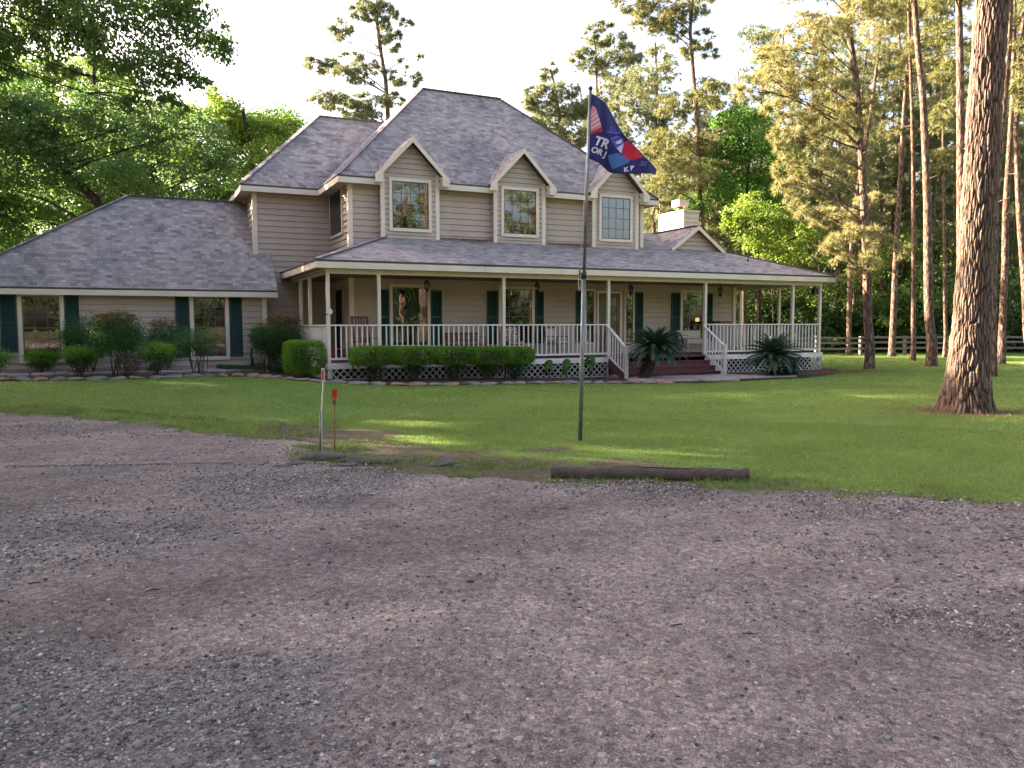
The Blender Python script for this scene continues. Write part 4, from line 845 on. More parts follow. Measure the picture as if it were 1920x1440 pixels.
def broad(label,path,pads,r0,leafm,size,dens,seed,name='oak_tree',cat='tree',droop=0,group=None,limb=.35,barkm=None,sig=.2):
    r_=np.random.default_rng(seed); rr=random.Random(seed); o=V3(path[0]); t=empty(name,tuple(o),label,cat,group); link('trunk',trunkmesh(path,r0,barkm or m_barkoak,o,.5,1.3),t); mb=MB(); Ls=[]
    for p in pads:
        n=int(dens*3.14*p[3]*p[4]/(.3*size*size))+12; q=clump(np.array(p[:3])-np.array(o),(p[3],p[3],p[4]),n,r_,sig=sig,sub=max(5,n//28)); Ls.append(leaves(q,size,r_,.55,droop)); sprig_limb(mb,path,o,p,r0,rr,limb)
    mb.tube([V3(q)-o for q in path],r0*.3,5); mb.build('branches',m_barkoak if barkm is None else barkm,t); V=np.concatenate(Ls); link('crown',npmesh('crown',V,quads(V),leafm),t); return t
PT={
'BIG':([(8.96,-12.63,-0.04),(8.96,-12.64,0.51),(8.98,-12.64,1.3),(9.0,-12.65,2.27),(9.04,-12.67,4.1),(9.08,-12.69,5.89),(9.11,-12.71,7.37),(9.14,-12.72,8.56),(9.12,-12.71,10.54)],[(7.75,-12.97,9.88,1.96,0.59),(9.9,-12.94,10.17,1.76,0.59),(8.63,-12.98,10.87,2.16,0.78)]),
'B':([(20.41,-0.63,-0.13),(20.31,-0.58,1.8),(20.22,-0.54,3.8),(20.09,-0.48,5.79),(19.92,-0.4,8.2),(19.7,-0.29,10.59),(19.44,-0.17,12.23),(19.3,-0.11,13.57),(19.28,-0.1,15.84),(19.25,-0.08,18.46)],[(18.42,-0.57,4.49,0.49,0.3),(18.55,-1.08,4.87,0.57,0.32),(18.79,-1.52,4.98,0.57,0.28),(20.14,-1.17,4.58,0.57,0.32),(21.2,-1.0,4.4,0.37,0.24),(19.34,-1.23,3.69,0.49,0.32),(19.12,-0.91,3.36,0.37,0.2),(18.9,-0.47,3.97,0.41,0.24),(20.18,-0.97,4.07,0.45,0.24),(18.35,-0.21,4.46,0.28,0.2),(19.56,0.32,5.83,0.91,0.18),(19.02,0.58,5.51,0.57,0.18),(21.25,0.08,6.44,0.61,0.2),(17.55,0.93,11.82,1.12,0.28),(16.8,1.21,11.35,0.61,0.2),(17.58,-0.07,12.27,1.02,0.41),(18.44,-0.49,12.54,0.91,0.51),(20.69,-0.16,13.2,1.02,0.57),(15.88,1.3,10.22,0.51,0.24),(16.59,0.7,10.57,1.02,0.32),(18.42,1.11,11.11,0.91,0.37),(18.56,0.21,11.26,0.71,0.37),(17.25,1.23,9.71,0.61,0.32),(17.61,0.67,10.01,0.61,0.32),(18.48,0.46,9.67,0.71,0.41),(18.66,-0.24,10.28,0.71,0.41),(17.57,0.86,8.78,0.61,0.49),(17.51,1.09,7.84,0.53,0.61),(17.2,0.91,6.89,0.45,0.53),(17.86,0.75,6.12,0.41,0.49),(17.98,0.67,7.11,0.51,0.51),(18.73,-0.39,8.97,0.71,0.37),(19.91,-0.11,9.69,0.61,0.32),(20.49,-0.57,9.93,0.61,0.32),(18.6,0.05,7.74,0.51,0.32),(18.18,0.0,8.47,0.51,0.32),(19.88,-0.05,8.81,0.51,0.28),(18.74,0.09,14.3,1.42,0.61),(20.61,-0.17,14.92,1.42,0.61),(20.33,0.63,16.75,1.83,0.81),(19.62,0.28,18.17,1.42,0.81),(18.24,1.15,14.23,1.02,0.41)]),
'C':([(32.3,11.03,-0.18),(32.27,11.04,1.9),(32.25,11.05,4.94),(32.41,10.97,8.54),(32.81,10.79,11.22),(33.16,10.62,14.17),(33.41,10.5,17.09),(33.66,10.38,19.7),(33.72,10.36,22.57)],[(32.16,10.95,10.9,0.77,0.43),(33.24,10.94,10.09,0.68,0.37),(33.62,10.28,17.92,1.23,0.61),(34.18,11.56,20.2,1.84,0.92),(35.12,10.51,19.4,1.23,0.61),(32.09,9.81,21.19,1.84,1.23)]),
'D':([(32.36,8.17,-0.15),(32.38,8.16,1.88),(32.4,8.15,4.75),(32.45,8.12,7.59),(32.52,8.09,10.4),(32.59,8.05,13.19),(32.68,8.01,15.4),(32.7,8.0,18.14),(32.72,7.99,20.86)],[(32.79,7.22,15.73,1.16,0.73),(32.01,7.82,14.44,1.02,0.52),(32.42,8.74,12.21,0.73,0.41),(32.12,8.08,18.89,1.74,0.87),(33.83,7.8,18.25,1.45,0.87),(31.84,7.6,20.53,2.32,1.16),(31.61,8.54,15.96,1.16,0.58)]),
'E':([(28.72,4.0,-0.14),(28.66,4.03,2.85),(28.55,4.08,6.36),(28.44,4.13,9.32),(28.32,4.19,11.77),(28.16,4.26,14.2),(28.02,4.33,16.6),(27.88,4.4,18.98)],[(27.56,4.39,14.39,0.76,0.31),(28.68,3.85,13.9,0.64,0.38),(27.89,4.62,17.4,1.53,0.76),(28.76,4.21,18.12,1.53,0.76),(28.86,5.21,19.99,1.78,1.02)]),
'F':([(24.58,-0.1,-0.13),(24.44,-0.04,1.8),(24.33,0.01,3.96),(24.23,0.06,6.52),(24.09,0.13,8.64),(23.95,0.19,10.52),(23.69,0.31,12.6),(23.5,0.4,14.45),(23.33,0.49,16.49)],[(25.07,-0.02,13.31,0.98,0.44),(25.57,0.09,12.58,0.87,0.48),(25.16,0.1,11.69,0.76,0.44),(25.26,0.24,10.36,0.76,0.39),(24.77,-0.03,9.61,0.55,0.26),(22.87,-0.2,15.32,1.53,0.87),(25.44,0.33,15.16,1.31,0.65),(24.08,1.57,17.5,1.74,0.87)]),
'G':([(19.29,-6.17,-0.06),(19.26,-6.15,1.75),(19.23,-6.14,3.4),(19.21,-6.13,5.35),(19.27,-6.16,6.96),(19.36,-6.2,8.56),(19.42,-6.23,10.14),(19.42,-6.23,11.71),(19.4,-6.22,13.57)],[(19.92,-6.05,9.79,0.58,0.37),(19.85,-6.37,9.05,0.5,0.33),(19.56,-6.17,8.67,0.33,0.2),(18.56,-6.51,12.22,1.33,0.5),(20.58,-6.19,12.24,1.0,0.67),(19.56,-6.1,13.97,1.5,0.83)]),
'H':([(28.73,-0.29,-0.14),(28.72,-0.29,1.8),(28.72,-0.29,4.07),(28.66,-0.26,6.31),(28.71,-0.28,8.75),(28.76,-0.3,11.17),(28.72,-0.28,13.77),(28.66,-0.26,16.35)],[(28.45,-0.51,14.09,0.92,0.55),(28.73,-0.82,12.96,0.69,0.5),(29.59,0.45,16.8,1.83,0.92),(30.31,0.75,18.38,2.06,0.92)]),
'I':([(27.78,-2.05,-0.36),(27.53,-1.93,3.07),(27.2,-1.78,6.03),(26.96,-1.66,9.37),(27.0,-1.69,11.63),(27.07,-1.72,13.87),(27.08,-1.72,15.89)],[(26.69,-2.01,10.29,0.65,0.39),(27.72,-1.62,11.33,0.75,0.43),(26.95,-1.93,15.38,1.72,0.86)]),
'J':([(16.2,-7.44,-0.09),(16.14,-7.41,1.74),(16.02,-7.35,3.96),(15.95,-7.32,5.71),(15.88,-7.29,7.3),(15.81,-7.25,9.02),(15.73,-7.21,10.57),(15.64,-7.17,12.39)],[(14.66,-7.54,10.95,1.35,0.6),(15.7,-7.69,11.49,1.35,0.6),(16.2,-6.65,13.16,1.65,0.75),(15.36,-6.54,11.04,0.75,0.3)]),
'K':([(33.59,5.91,0.13),(33.4,6.0,5.18),(33.21,6.09,9.28),(33.1,6.14,11.98),(32.96,6.21,14.92),(32.88,6.25,16.51)],[(32.6,5.75,12.76,0.78,0.45),(33.08,6.3,10.12,0.73,0.39),(33.2,5.64,10.27,0.56,0.34),(33.2,6.42,14.74,0.84,0.56),(32.68,6.09,16.43,0.84,0.67),(33.04,6.55,9.48,0.56,0.28),(34.11,6.09,12.48,0.5,0.28)]),
'L':([(24.66,14.56,0.7),(24.58,14.6,6.76),(24.39,14.69,8.86),(24.31,14.72,10.94),(24.23,14.76,12.71),(23.98,14.88,15.64),(23.79,14.97,17.97),(23.9,14.92,19.99),(23.96,14.89,21.42)],[(22.8,15.45,12.13,1.23,0.74),(24.72,15.75,11.77,1.38,0.86),(24.93,14.12,12.0,0.92,0.74),(23.06,14.05,9.99,1.69,0.74),(22.51,15.76,9.43,1.04,0.55),(25.03,13.75,10.29,0.77,0.55),(22.41,15.13,10.85,0.92,0.55),(22.22,15.59,8.25,0.77,0.43),(24.96,14.57,9.48,0.77,0.43),(23.49,14.46,13.87,1.07,0.55),(24.37,13.95,14.51,0.92,0.49),(25.45,14.58,14.28,0.61,0.43),(22.8,15.13,13.67,0.92,0.55),(21.15,17.09,19.85,1.07,0.31),(22.51,16.44,19.66,1.23,0.37),(23.52,14.83,19.26,1.23,0.43),(22.22,15.61,18.46,1.38,0.37),(22.94,15.4,17.92,0.8,0.37),(24.01,15.04,17.09,0.67,0.49),(24.51,14.74,17.65,0.67,0.43),(24.86,14.52,16.88,0.55,0.31),(21.66,16.14,18.47,0.8,0.37),(24.87,15.65,20.71,1.53,0.74),(23.27,15.22,18.84,0.92,0.43),(23.8,14.78,21.35,1.53,0.92),(21.37,16.35,19.07,0.61,0.25)]),
'M':([(25.7,20.7,0.59),(25.57,20.76,8.12),(25.48,20.81,11.16),(25.64,20.73,14.17),(25.67,20.72,17.15),(25.53,20.78,19.45)],[(24.62,20.49,16.96,1.56,0.76),(25.68,20.28,17.69,1.21,0.62),(26.09,21.69,15.78,1.39,0.83),(24.43,21.35,14.51,1.21,0.83),(26.3,20.51,14.52,1.04,0.69),(24.42,20.41,12.5,1.04,0.69),(25.47,20.68,18.76,0.87,0.49),(23.56,21.86,13.54,1.04,0.76),(23.49,20.86,15.61,1.04,0.69),(26.05,20.71,12.87,0.87,0.62)]),
'N':([(9.7,26.05,2.01),(9.7,26.05,11.8),(9.62,26.09,14.82),(9.53,26.14,16.6),(9.31,26.24,18.09),(9.15,26.31,19.45),(9.03,26.37,20.86)],[(8.82,26.7,21.04,1.0,0.4),(7.98,26.4,20.39,0.6,0.4),(9.68,26.23,20.69,0.73,0.47),(8.89,26.4,20.22,0.67,0.33),(7.19,27.47,19.68,0.73,0.53),(9.5,25.99,19.77,0.6,0.33),(10.78,25.68,20.05,0.37,0.37),(6.76,27.61,19.44,0.4,0.33),(9.92,25.44,18.9,0.6,0.4),(9.82,25.69,18.25,0.4,0.27),(5.62,28.19,17.69,0.67,0.3),(6.73,28.22,17.52,0.93,0.43),(7.79,26.4,16.77,1.27,0.43),(9.0,26.34,17.29,0.6,0.33),(10.41,25.83,16.69,0.67,0.4),(11.16,25.21,16.55,0.5,0.33),(6.28,27.44,15.28,0.93,0.53),(7.41,26.72,14.91,1.27,0.6),(8.77,26.26,15.21,1.0,0.53),(10.1,25.99,15.36,0.73,0.4),(8.42,26.25,14.12,1.17,0.4),(10.52,25.61,17.59,0.27,0.2),(11.4,25.36,18.05,0.23,0.17),(7.58,26.55,17.88,0.6,0.3),(9.34,26.28,18.83,0.47,0.33)]),
'O':([(22.22,26.77,0.54),(22.28,26.75,9.37),(22.3,26.73,12.99),(22.03,26.86,15.87),(21.7,27.02,18.01),(21.44,27.14,19.08)],[(21.13,27.5,18.78,0.52,0.37),(20.63,27.17,17.14,1.05,0.67),(22.07,26.33,17.45,1.05,0.6),(22.12,27.78,16.27,1.79,0.82),(22.67,25.9,14.58,1.42,0.82),(23.35,25.66,16.26,1.05,0.67),(20.03,27.75,16.75,0.52,0.3),(21.24,27.71,15.26,1.34,0.67),(20.25,27.39,17.58,0.45,0.3),(22.24,26.47,13.48,0.93,0.52),(19.82,27.73,15.66,0.6,0.37),(21.63,27.27,19.14,0.37,0.3)]),
'P':([(26.58,29.14,0.45),(26.4,29.22,9.14),(26.44,29.2,15.73),(26.39,29.22,18.79),(26.35,29.24,21.08),(26.13,29.35,23.35)],[(26.38,29.17,23.4,0.56,0.28),(27.33,29.08,23.37,0.48,0.24),(25.98,29.09,22.79,0.56,0.28),(25.54,29.4,21.46,0.8,0.36),(26.69,29.36,22.53,1.04,0.36),(28.14,29.05,22.56,0.96,0.36),(28.49,28.17,22.04,0.72,0.32),(27.1,28.11,20.77,1.6,0.56),(28.51,27.63,20.97,0.88,0.4),(26.02,29.45,20.64,1.04,0.56),(27.68,27.74,19.31,1.6,0.8),(27.49,29.58,18.24,1.6,0.72),(26.78,29.76,16.66,1.2,0.72),(25.04,29.55,20.91,0.56,0.32),(29.08,27.61,18.69,0.88,0.64),(27.82,29.2,16.64,1.2,0.8)]),
}
BT={
'T4':([(-10.64,-0.83,-0.27),(-10.29,-1.0,4.0),(-9.61,-1.32,7.27),(-8.49,-1.85,9.6),(-6.82,-2.64,11.79),(-5.2,-3.4,13.22)],[(-6.89,-2.45,8.17,0.62,0.51),(-6.15,-2.62,8.28,0.62,0.45),(-5.28,-3.55,7.99,0.68,0.51),(-4.45,-4.17,7.97,0.62,0.51),(-3.87,-4.24,7.77,0.57,0.45),(-3.25,-4.11,7.4,0.41,0.25),(-4.23,-4.11,7.12,0.62,0.4),(-4.97,-3.68,7.1,0.62,0.45),(-3.79,-4.13,6.8,0.4,0.28),(-4.4,-3.85,6.48,0.45,0.28),(-5.7,-3.25,7.55,0.51,0.4),(-6.64,-2.34,7.59,0.51,0.28),(-7.07,-2.8,7.49,0.45,0.45),(-4.76,-3.91,6.15,0.34,0.23),(-3.43,-4.1,6.75,0.18,0.11),(-2.96,-4.33,7.38,0.2,0.14),(-3.13,-4.09,7.77,0.34,0.23),(-3.5,-4.26,8.09,0.45,0.28),(-6.04,-2.74,7.12,0.34,0.2),(-3.84,-3.87,6.27,0.23,0.14),(-7.01,-2.71,6.78,0.34,0.16),(-7.84,-1.81,7.8,0.79,0.68),(-8.11,-1.55,6.85,0.79,0.57),(-5.16,-2.93,9.15,1.7,0.45),(-6.74,-2.63,9.19,1.36,0.57),(-3.69,-4.37,8.75,0.68,0.34)]),
'T1':([(-6.06,15.8,0.56),(-5.91,15.73,4.15),(-5.87,15.72,6.37),(-6.17,15.86,6.99),(-6.72,16.12,7.48),(-7.3,16.39,8.03),(-7.88,16.67,8.58),(-8.66,17.04,9.24)],[(-8.96,16.82,10.78,1.25,0.68),(-7.87,16.06,10.08,1.25,0.68),(-9.03,16.17,9.35,1.36,0.79),(-7.08,16.5,8.95,1.36,0.68),(-8.46,16.43,8.05,1.36,0.79),(-5.54,16.18,9.91,1.13,0.68),(-5.08,14.34,7.85,1.25,0.57),(-3.61,15.46,9.39,1.13,0.68),(-2.74,14.63,8.19,1.13,0.57),(-1.96,14.58,9.81,0.95,0.63),(-9.59,18.35,6.61,1.25,0.79),(-7.92,17.41,6.58,1.02,0.57),(-1.23,13.62,8.58,0.68,0.68),(-3.82,13.87,10.21,1.02,0.63),(-1.44,13.92,7.62,0.68,0.34),(-3.12,13.89,7.17,0.91,0.34),(-4.3,14.69,7.32,0.79,0.27),(-6.73,16.42,7.64,1.02,0.5),(-9.44,17.47,5.28,1.36,0.79),(-10.72,17.8,7.46,1.36,1.36),(-11.0,19.2,10.36,1.36,1.13),(-6.4,16.15,10.8,0.91,0.68)]),
'T2':([(-6.52,22.66,0.37),(-6.32,22.57,5.91),(-6.25,22.53,8.51),(-6.22,22.52,11.34),(-6.23,22.52,13.64),(-6.1,22.46,15.91)],[(-6.85,22.59,13.07,0.8,0.53),(-5.69,21.86,12.52,0.93,0.59),(-6.12,22.98,14.55,0.8,0.53),(-7.39,23.03,11.59,1.07,0.53),(-4.98,22.33,13.23,0.8,0.43),(-4.57,21.46,11.28,1.07,0.67),(-6.27,21.97,15.73,1.07,0.67),(-7.39,23.15,17.71,1.33,0.93),(-8.9,24.46,16.65,1.2,0.93),(-9.11,22.96,18.56,1.6,1.07),(-10.15,24.93,14.83,1.07,0.93)]),
'T3':([(1.38,25.56,0.16),(1.48,25.52,6.54),(1.51,25.5,10.12),(1.4,25.55,12.19),(1.08,25.7,13.81)],[(1.85,26.3,12.63,1.29,0.86),(2.89,25.31,12.88,0.86,0.61),(0.73,26.54,13.17,1.17,0.8),(0.2,25.37,13.78,0.86,0.61),(3.61,24.63,13.04,0.55,0.37),(1.24,26.41,11.16,1.23,1.04),(2.26,24.29,11.29,1.07,0.8),(-0.41,25.97,10.05,1.07,0.92),(-0.41,26.16,14.63,0.61,0.43),(3.36,24.66,12.13,0.61,0.49),(-1.85,26.92,11.28,1.23,0.92),(-1.51,26.88,13.37,1.07,0.77),(0.42,26.61,12.32,1.23,0.92)]),
'T6':([(-2.33,36.17,-0.07),(-2.11,36.06,7.41),(-2.14,36.08,11.62),(-2.17,36.09,16.12)],[(-6.49,36.87,13.28,1.43,1.28),(-5.02,36.13,12.32,1.66,1.19),(-3.09,35.45,11.38,1.62,1.3),(-1.27,34.74,9.32,1.38,1.28),(0.99,33.53,10.07,1.39,1.05),(3.0,35.03,10.79,1.64,1.0),(5.11,33.53,15.26,1.4,1.16),(-5.47,36.69,10.94,1.31,1.29),(-3.16,36.56,10.86,1.8,1.3),(-1.72,35.45,12.57,1.32,1.27),(0.58,34.27,14.8,1.58,1.26),(2.54,33.35,14.7,1.93,0.93),(4.72,33.3,9.38,1.8,1.34),(-5.93,38.11,14.27,1.6,1.25),(-3.85,36.4,13.06,1.94,0.92),(-2.01,35.18,15.16,1.52,1.36),(-0.45,34.7,9.18,1.91,1.22),(1.49,33.19,12.36,1.76,0.94),(3.83,33.44,15.04,1.87,1.33),(-6.43,38.74,10.9,1.67,0.93),(-4.72,36.91,10.67,1.8,0.91),(-2.95,35.03,14.72,1.93,0.95),(-0.83,34.38,12.35,1.9,0.96),(1.06,34.27,10.59,1.32,0.98),(2.92,33.95,9.46,1.43,1.13),(5.25,33.47,9.38,1.77,1.18),(-5.21,37.13,13.82,1.86,0.95),(-3.14,37.33,13.88,1.46,1.11),(-1.51,36.06,11.86,1.31,0.91),(0.49,34.6,14.97,1.89,1.14),(2.68,33.49,10.54,1.38,1.35),(4.55,32.9,12.63,1.61,1.23),(-5.64,38.4,14.52,1.86,1.1),(-4.14,36.75,10.02,1.89,1.3)]),
'T7':([(-10.89,38.0,0.02),(-10.59,37.86,7.22),(-10.57,37.85,11.27),(-10.52,37.82,16.27)],[(-15.38,40.78,9.21,1.92,1.44),(-13.1,38.93,8.23,1.72,1.33),(-10.9,37.22,12.88,1.74,1.16),(-8.98,37.22,14.52,1.9,1.24),(-7.17,36.74,15.29,1.44,1.3),(-5.6,34.03,14.34,1.93,0.99),(-13.45,38.97,12.35,1.78,1.3),(-11.83,38.19,17.97,1.89,1.26),(-10.03,38.65,10.18,1.57,1.05),(-7.6,37.79,18.02,1.74,1.27),(-5.66,35.11,17.27,1.87,1.01),(-14.65,41.17,12.34,1.98,0.99),(-12.24,39.49,17.01,1.67,1.45),(-10.09,37.04,17.33,1.39,0.99),(-8.28,36.64,17.83,1.93,1.36),(-6.66,34.78,8.71,1.83,1.37),(-4.87,35.95,11.71,1.44,1.24),(-12.81,39.44,14.53,1.88,1.06),(-11.36,39.54,13.12,1.92,1.13),(-9.25,38.15,16.61,1.79,1.43),(-7.54,36.94,11.76,1.77,1.07),(-5.27,36.09,16.33,1.81,1.45),(-13.96,39.63,11.63,1.62,1.28),(-11.85,37.1,13.0,1.93,1.07),(-9.93,37.78,16.07,1.5,1.3),(-7.76,35.03,12.71,1.7,1.12),(-6.42,34.8,8.67,1.72,1.3),(-14.47,40.37,16.73,1.39,1.11),(-12.34,37.22,12.78,1.81,1.31),(-10.34,36.39,10.04,1.86,1.36),(-8.55,35.46,13.25,2.02,1.4),(-7.02,37.3,9.73,1.68,1.34),(-5.19,34.15,12.1,2.04,1.18),(-12.81,37.72,11.27,1.4,1.01)]),
'T5':([(-10.5,28.97,0.26),(-10.29,28.87,6.36),(-10.22,28.84,9.79),(-10.23,28.84,12.61)],[(-10.24,29.55,14.48,1.17,0.73),(-9.34,27.63,13.54,1.17,0.73),(-11.08,29.95,13.35,1.17,0.88),(-10.57,29.45,12.15,1.47,0.88),(-9.04,29.15,11.95,1.47,0.88),(-11.29,30.51,9.99,1.47,1.17),(-9.42,28.7,7.82,1.76,1.17),(-11.44,30.34,5.87,1.76,1.17),(-8.19,26.67,9.58,1.47,1.03)]),
'Q':([(26.8,13.55,0.08),(26.75,13.57,4.95),(26.8,13.55,8.55),(26.87,13.51,10.93),(26.87,13.51,12.7)],[(27.12,14.03,13.2,1.35,0.74),(25.7,14.08,13.15,0.92,0.61),(25.47,14.53,11.0,0.92,0.77),(24.99,13.68,9.04,1.04,0.86),(24.3,15.13,8.31,0.92,0.74),(29.14,13.15,11.05,0.92,0.92),(27.01,12.59,11.7,1.1,0.8),(26.19,13.45,11.3,1.23,0.86),(27.99,13.09,10.11,0.92,0.86),(27.17,13.99,9.69,1.07,0.74),(27.22,13.07,13.58,0.61,0.31),(25.69,13.69,12.04,0.67,0.55),(25.47,13.82,9.99,0.8,0.67),(28.29,13.03,8.57,0.92,0.74)]),
'R':([(21.26,6.21,0.38),(21.19,6.24,3.32),(21.07,6.3,5.26),(21.0,6.33,6.47)],[(20.8,6.76,7.04,0.74,0.49),(21.38,6.0,6.74,0.84,0.54),(19.91,6.71,6.34,0.59,0.44),(21.89,5.77,5.85,0.79,0.54),(20.9,6.13,5.6,0.94,0.54),(19.52,6.99,6.71,0.3,0.25),(22.39,5.31,6.54,0.49,0.35),(22.62,5.57,5.02,0.64,0.39),(21.26,6.58,7.6,0.44,0.2),(21.66,5.9,4.77,0.74,0.44),(23.21,5.53,5.76,0.54,0.44)]),
}
# ================================================================== TREES
t,p=PT['BIG']
# the big near pine: bark plates are real relief
def bigpine(path,r0,label):
    o=V3((path[0][0],path[0][1],0)); tr_=empty('pine_tree',tuple(o),label,'pine tree'); NTH,NZ=260,620
    zt=10.4; z=np.concatenate([np.linspace(-.25,2.6,330),np.linspace(2.61,zt,430)]); th=np.linspace(0,2*np.pi,NTH,endpoint=False); Tg,Zg=np.meshgrid(th,z,indexing='xy')
    # seam faces away from the road
    seam=math.atan2(FW.y,FW.x); Tl=(Tg-seam)%(2*np.pi); arc=Tl*.36
    wx=arc+.05*(vnoise(Zg,arc,2.2,5)-.5)+.03*(vnoise(arc,Zg,7,8)-.5); wz=Zg+.14*(vnoise(arc,Zg,6,9)-.5)
    CW,CH=.046,.42; ci=np.floor(wx/CW).astype(int); f1=np.full(wx.shape,9.);f2=f1.copy(); idr=np.zeros(wx.shape)
    for a_ in (-1,0,1):
        for b_ in (-1,0,1):
            I_=ci+a_; J0=np.floor(wz/CH+_h[I_%256,7]).astype(int)+b_; X_=(I_+.15+.7*_h[I_%256,J0%256])*CW; Z_=(J0-_h[I_%256,7]+.1+.8*_h[(I_+91)%256,J0%256])*CH*(1+0*wx)
            dd=np.hypot((wx-X_)/CW,(wz-Z_)/CH*1.15); m_=dd<f1; f2=np.where(m_,f1,np.minimum(f2,dd)); idr=np.where(m_,_h[(I_*7)%256,(J0*3)%256],idr); f1=np.where(m_,dd,f1)
    plate=ss(.0,.5,f2-f1); fine=fbm(arc,Zg*.5,70,2,14); crack=ss(0,.18,np.abs(vnoise(wx,Zg*.25,38,3)-.5)*2)
    big_=fbm(arc,Zg*.4,3.5,3,30)
    d=.04*(big_-.5)+plate*(.010+.024*idr)+.008*fine*plate+.007*crack+.008*vnoise(arc,Zg,13,20)
    plate=plate*(.55+.45*crack)*(.6+.5*idr)
    base=np.interp(Zg,[-.3,0,.12,.3,.6,1,1.6,2.4,6,12],[.64,.48,.43,.392,.357,.33,.305,.283,.262,.248])-.022
    lob=(.14*np.cos(3*Tg+.8)+.10*np.cos(5*Tg+2)+.05*np.cos(9*Tg))*np.interp(Zg,[-.3,0,.5,1.4],[1.3,1,.3,0])
    rad=base*(1+lob)+d; xs=np.array([q[0] for q in path]);ys=np.array([q[1] for q in path]);zs=np.array([q[2] for q in path])
    cx=np.interp(Zg,zs,xs)-o.x; cy=np.interp(Zg,zs,ys)-o.y; V=np.stack([cx+rad*np.cos(Tg),cy+rad*np.sin(Tg),Zg],-1); nz_=len(z); I=np.arange(nz_*NTH).reshape(nz_,NTH); J=np.roll(I,-1,1)
    f=np.stack([I[:-1],J[:-1],J[1:],I[1:]],-1).reshape(-1,4); me=npmesh('trunk',V.reshape(-1,3),f,m_bigbark,True,{'plate':plate.ravel()}); link('trunk',me,tr_); return tr_,o
tq=NT('big pine plates'); at=tq.n('Attribute',attribute_name='plate'); v_=tq.coord('Object'); f_=tq.noise(v_,26,5,.7); c_=tq.ramp(at.outputs['Fac'],[(0,(.035,.024,.020)),(.35,(.085,.060,.048)),(.9,(.18,.135,.11))]); tq.bump(f_,.015,.8)
m_bigbark=tq.fin(tq.mix(1,c_,tq.ramp(f_,[(.3,(.65,.62,.62)),(.7,(1.35,1.3,1.25))]),'MULTIPLY'),.95,.1)
big,o_=bigpine(t,.33,'massive near pine trunk with deep plated bark standing on the lawn at the right')
r_=np.random.default_rng(5); Ps=[];Ds=[];mb=MB(); rr=random.Random(5)
for q in p:
    c=np.array(q[:3])+np.array([0,0,2.5]); n=420; w_=clump((0,0,0),(q[3],q[3],q[4]),n,r_); Ps.append(w_+c-np.array(o_)); Ds.append(rdir(n,r_)); sprig_limb(mb,t,o_,tuple(c)+q[3:],.3,rr,.5)
mb.build('branches',m_bark,big); V=needles(np.concatenate(Ps),np.concatenate(Ds),.24,.02,18,r_); link('crown',npmesh('crown',V,np.arange(len(V)).reshape(-1,3),m_needle),big)
GP='tall pines standing on the right lawn'
near={'B':('dark trunked pine nearest the porch end with a low tuft of needles tinted sunlit',.195,m_needlesun,0.025,.24,22,45),
'C':('slender leaning pine with a forked top, beside the dark trunked one',.16,m_needlesun,0.030,.26,20,45),
'D':('straight shaded pine standing just in front of the fence',.19,m_needle,0.033,.26,16,35),
'E':('thinnest pale pine trunk between the shaded pine and the thick leaning one',.13,m_needle,0.030,.26,16,35),
'F':('thick pine with sunlit base, left of the massive near trunk',.225,m_needle,0.030,.26,16,40),
'G':('dark shaded pine trunk right behind the massive near trunk',.165,m_needle,0.025,.25,16,40),
'H':('pale sunlit pine trunk close to the right edge, right of the dark one',.18,m_needle,0.030,.26,16,40),
'I':('sunlit pine cut by the right edge of the view',.17,m_needle,0.030,.26,16,40),
'J':('bright pine trunk rising directly behind the left side of the massive near trunk',.175,m_needle,0.025,.25,16,40),
'K':('thin dark pine seen deep between the thick pine and the massive trunk',.11,m_needle,0.037,.3,16,35),
'L':('bushy pine rising behind the chimney',.20,m_needle,0.037,.30,18,35),
'M':('grey trunked pine behind the third dormer and the flag',.17,m_needlefar,0.043,.3,16,30),
'N':('lone irregular pine rising behind the left shoulder of the main roof',.24,m_needlefar,0.040,.3,20,48),
'O':('pale feathery pine behind the right slope of the main roof',.18,m_needlefar,0.045,.32,18,50),
'P':('tall pale pine directly behind the top of the flagpole',.16,m_needlefar,0.048,.32,16,42)}
for i,(k,(l,r0,nm,wd,L_,kk,dn)) in enumerate(near.items()):
    t,p=PT[k]; pine(l,t,p,r0,nm,wd,L_,kk,dn,seed=30+i,group=GP if k in 'BCDEFGHIJ' else None)
bt={'T4':('near oak on the left whose hanging leafy boughs fill the top left corner',.3,m_oak,.10,3.6,.9),
'T1':('spreading dark oak with heavy crooked limbs right behind the left wing roof',.34,m_oakdark,.18,5.2,.2),
'T2':('straight grey trunked tree rising behind the spreading oak',.17,m_oak,.18,4,.3),
'T3':('sunlit yellow green tree behind the upper left roof corner',.2,m_ylw,.19,5,.2),
'T5':('leafy mid green tree at the far left edge behind the wing',.2,m_grn,.19,5,.2),
'Q':('bright green leafy tree between the chimney and the sun-tinted pine boughs',.16,m_grn,.19,5,.3),
'T6':('wide pale green tree far behind the left wing roof',.22,m_grn,.22,3.6,.2),
'T7':('soft yellow green tree at the far left, behind the other oaks',.22,m_ylw,.24,3.0,.2),
'R':('yellow green young tree behind the right part of the porch roof',.10,m_ylw,.15,4,.1)}
for i,(k,(l,r0,lm,sz,dn,dr_)) in enumerate(bt.items()):
    t,p=BT[k]; broad(l,t,p,r0,lm,sz,dn,60+i,droop=dr_,limb=-.35 if k=='T4' else .35,name='oak_tree' if k in('T4','T1') else 'broadleaf_tree',cat='oak tree' if k in('T4','T1') else 'tree')
# heavy limbs of the spreading oak
mb=MB()
